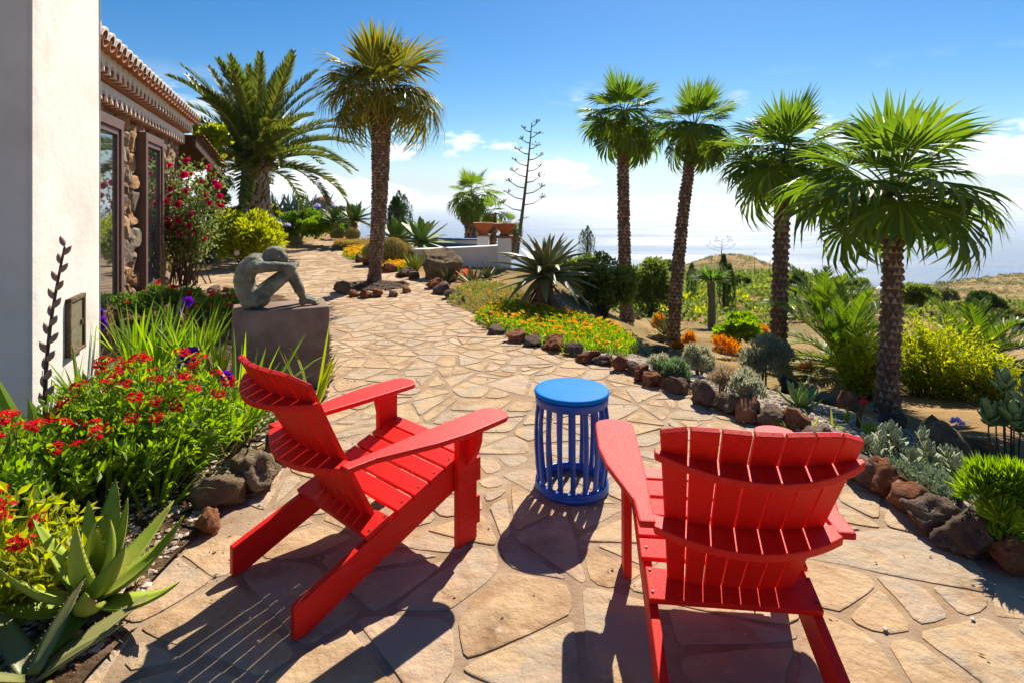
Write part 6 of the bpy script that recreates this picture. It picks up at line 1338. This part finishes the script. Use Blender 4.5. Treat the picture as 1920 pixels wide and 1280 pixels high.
# broad strap plant with dry seed spike
def seedplant():
    p = gp(88, 885, .03); t = thing('seed_spike_plant', 'broad-leaved plant with a tall brown seed spike before the white pillar', 'plant', (p.x, p.y, .02)); g = random.Random(9)
    ob('leaves', blades(12, .66, .075, .45, MT['strap'], 260, droop=.55, tilt=.5), t)
    y = p.y; top = Vector((xat(122, y) - p.x, 0, zat(470, y))); m = MB(); pts = [tuple(top * f + Vector((-.05 * math.sin(f * 3.1), 0, 0))) for f in np.linspace(0, 1, 12)]; m.tube(pts, np.linspace(.014, .006, 12), 6); ob('stalk', m.mesh('stalk', MT['twig']), t)
    pod = MB(); pod.lathe([(.0005, 0), (.010, .012), (.0135, .028), (.010, .045), (.0005, .062)], 8, cap=False); pm = pod.mesh('seed_pod', mat('seed_pod', [(.27, .16, .12), (.40, .26, .20)], rough=.8), True)
    for i in range(19):
        f = .30 + .70 * i / 18; j = f * 11; q = Vector(pts[min(11, int(j))]).lerp(Vector(pts[min(11, int(j) + 1)]), j - int(j)); sg = 1 if i % 2 else -1
        ob('seed_pod', pm, t, Matrix.Translation(q) @ Matrix.Rotation(sg * .50 + .10, 4, 'Y') @ Matrix.Rotation(g.uniform(-.3, .3), 4, 'X') @ Matrix.Scale(1.45 - .4 * f, 4))
seedplant()
# gladiolus spikes
def gladiolus(label, u0, v0, u1, v1, y, blooms, seed, dry=True):
    p0 = Vector((xat(u0, y), y, max(.02, zat(v0, y)))); p1 = Vector((xat(u1, y), y, zat(v1, y))); t = thing('gladiolus', label, 'flower', p0, 0, 'gladiolus spikes in the left bed'); r = random.Random(seed); T = p1 - p0
    m = MB(); m.tube([(0, 0, 0), tuple(T * .5 + Vector((0, 0, .03))), tuple(T)], [.007, .006, .003], 5); ob('stalk', m.mesh('stalk', MT['straw'] if dry else MT['rachis']), t)
    bl = flowermesh(6, .058, MT['fpurple'], None, .45, 2, seed, .85)
    for i in range(blooms):
        q = T * (1 - .09 * i) ; ob('bloom', bl, t, Matrix.Translation(q + Vector((r.gauss(0, .02), -.03, r.gauss(0, .015)))) @ Vector((r.gauss(.2, .6), -1, r.uniform(-.1, .6))).to_track_quat('Z', 'Y').to_matrix().to_4x4() @ Matrix.Scale(r.uniform(.8, 1.15), 4))
    bud = MB(); bud.lathe([(.0005, 0), (.008, .012), (.009, .03), (.0005, .05)], 7, cap=False); bm_ = bud.mesh('bud', MT['straw'], True)
    for i in range(8): f = .45 + .05 * i; ob('dry_bud', bm_, t, Matrix.Translation(T * f) @ Matrix.Rotation((1 if i % 2 else -1) * .5, 4, 'Y') @ Matrix.Scale(1.0, 4))
gladiolus('purple gladiolus bloom above the sword leaves behind the flower bush', 330, 680, 352, 570, 5.2, 2, 1)
gladiolus('dark purple double gladiolus bloom right of the red flowers', 372, 745, 352, 660, 4.0, 3, 2, False)
gladiolus('purple gladiolus bloom at the foot of the pedestal beside the chair', 385, 800, 432, 708, 3.7, 3, 3)
gladiolus('purple gladiolus spike at the pillar edge in front of the window', 215, 690, 193, 585, 5.3, 5, 4)
gladiolus('withered gladiolus spike standing in front of the second window', 303, 640, 302, 462, 6.6, 0, 5)
gladiolus('withered gladiolus spike right of the pillar edge', 222, 660, 200, 560, 5.2, 0, 6)
# red sage between bed and paving
for i, (u, v, w, lab) in enumerate(((395, 610, .42, 'low red sage left of the statue'), (335, 600, .45, 'low red sage under the rose bush'), (440, 600, .30, 'low red sage right behind the statue pedestal'), (270, 600, .42, 'low red sage below the second window'))):
    p = gp(u, v, .03); t, P, cr_, pts, d = bush('red_sage', lab, (p.x, p.y, .02), (w, w * .7, .36), 1500, (.06, .03), MT['midgreen'], 270 + i, nc=12, cr=.45, cat='flowering bush', stems=4, group='red sage plants at the back of the bed'); fm = flowermesh(5, .05, MT['fred'], None, .2, 2, i)
    for k in range(12): q = pts[int(R.random() * len(pts))]; ob('flower', fm, t, TRS((q[0], q[1], max(q[2], .2) + .06), (R.uniform(-.5, .9), R.uniform(-.5, .5), 0), R.uniform(.6, 1.1)))
# ================================================================ slope cover
def scrubfield(name, label, n, sampler, size, mt, seed, per=26):
    g = np.random.default_rng(seed); m = MB(); pts = np.array([sampler() for _ in range(n)]); pts[:, 2] = H(pts[:, 0], pts[:, 1]) - .03; s_ = np.array([size(p[1]) for p in pts]) * g.uniform(.5, 1.4, n)
    C_ = np.repeat(pts, per, 0); Sx = np.repeat(s_, per); d = unit(g.normal(size=(n * per, 3))); d[:, 2] = np.abs(d[:, 2]); P = C_ + d * (Sx * g.uniform(.3, 1, n * per))[:, None] * np.array([1, 1, .75])
    m.leaves(P, d + g.normal(size=(n * per, 3)) * .5, Sx * .5, Sx * .26); return ob(name, m.mesh(name, mt), kind='stuff', label=label, cat='scrub')
def slope(a0, a1, y0, y1, pw=1.0):
    def f():
        y = y0 + (y1 - y0) * R.random() ** pw; x = y * R.uniform(a0, a1); return (x, y, 0)
    return f
scrubfield('hillside_scrub', 'dotted dry green scrub over the far hillsides', 5200, slope(.02, 1.05, 60, 262, .8), lambda y: .0034 * y + .1, MT['scrub'], 1, 18)
scrubfield('slope_scrub', 'yellow-green scrub covering the slope below the garden', 170, slope(.10, 1.02, 20, 70, 1.1), lambda y: .011 * y + .1, MT['yellowgreen'], 2, 44)
scrubfield('slope_brush', 'olive brush covering the slope below the garden', 1400, slope(.06, 1.02, 16, 110, 1.15), lambda y: .012 * y + .1, MT['olive'], 3, 44)
scrubfield('low_scrub', 'low dull green scrub between the brush on the slope', 1400, slope(.06, 1.04, 18, 140, 1.1), lambda y: .007 * y + .08, MT['scrub'], 6, 30)
scrubfield('dry_grass', 'dry straw grass clumps on the orange slope', 900, slope(.12, 1.0, 7, 40, 1.2), lambda y: .006 * y + .02, MT['drybrush'], 4, 16)
def litter(name, label, n, sampler, ln, mt, cat):
    m = MB(); P = np.array([q for q in (sampler() for _ in range(n)) if q is not None]); k = len(P); D = rng.normal(size=(k, 3)) * np.array([1, 1, .18]); m.leaves(P, D, ln * rng.uniform(.5, 1.4, k), ln * .28 * rng.uniform(.5, 1.3, k)); return ob(name, m.mesh(name, mt), kind='stuff', label=label, cat=cat)
def lb():
    x, y = R.uniform(-2.6, -1.34), R.uniform(1.5, 4.4)
    return (x, y, zl(x, y) + .012) if inside(x, y, LBED) else None
def tp():
    x, y = R.uniform(-1.6, 2.1), R.uniform(1.7, 7.5); e_ = min(x + 1.45, float(xb(y)) - x)
    return (x, y, .008) if inside(x, y, TER) and R.random() < .12 + .9 * math.exp(-max(e_, 0) * 5) else None
litter('leaf_litter', 'dry straw and leaf litter on the soil of the left bed', 1500, lb, .05, MT['straw'], 'leaf litter')
litter('fallen_leaves', 'dry leaf bits scattered over the paving joints and edges', 1500, tp, .022, MT['deadleaf'], 'leaf litter')
pebbles('loose_grit', 'loose grit and small pebbles strewn along the paving edges', tp, 2600, .003, .011, MT['pebble'])
# far farm terrace walls on the hill
def hut():
    y = 200; z = zat(498, y); t = thing('farm_wall', 'low grey farm building on the far hilltop', 'building', (xat(1372, y), y, z)); m = MB(); m.box((0, 0, .6), (9, 3, 1.5)); ob('wall', m.mesh('wall', MT['pedestal']), t); m = MB(); m.box((0, 0, 1.43), (9.4, 3.4, .12)); ob('roof', m.mesh('roof', MT['stalk']), t)
hut()
haze()
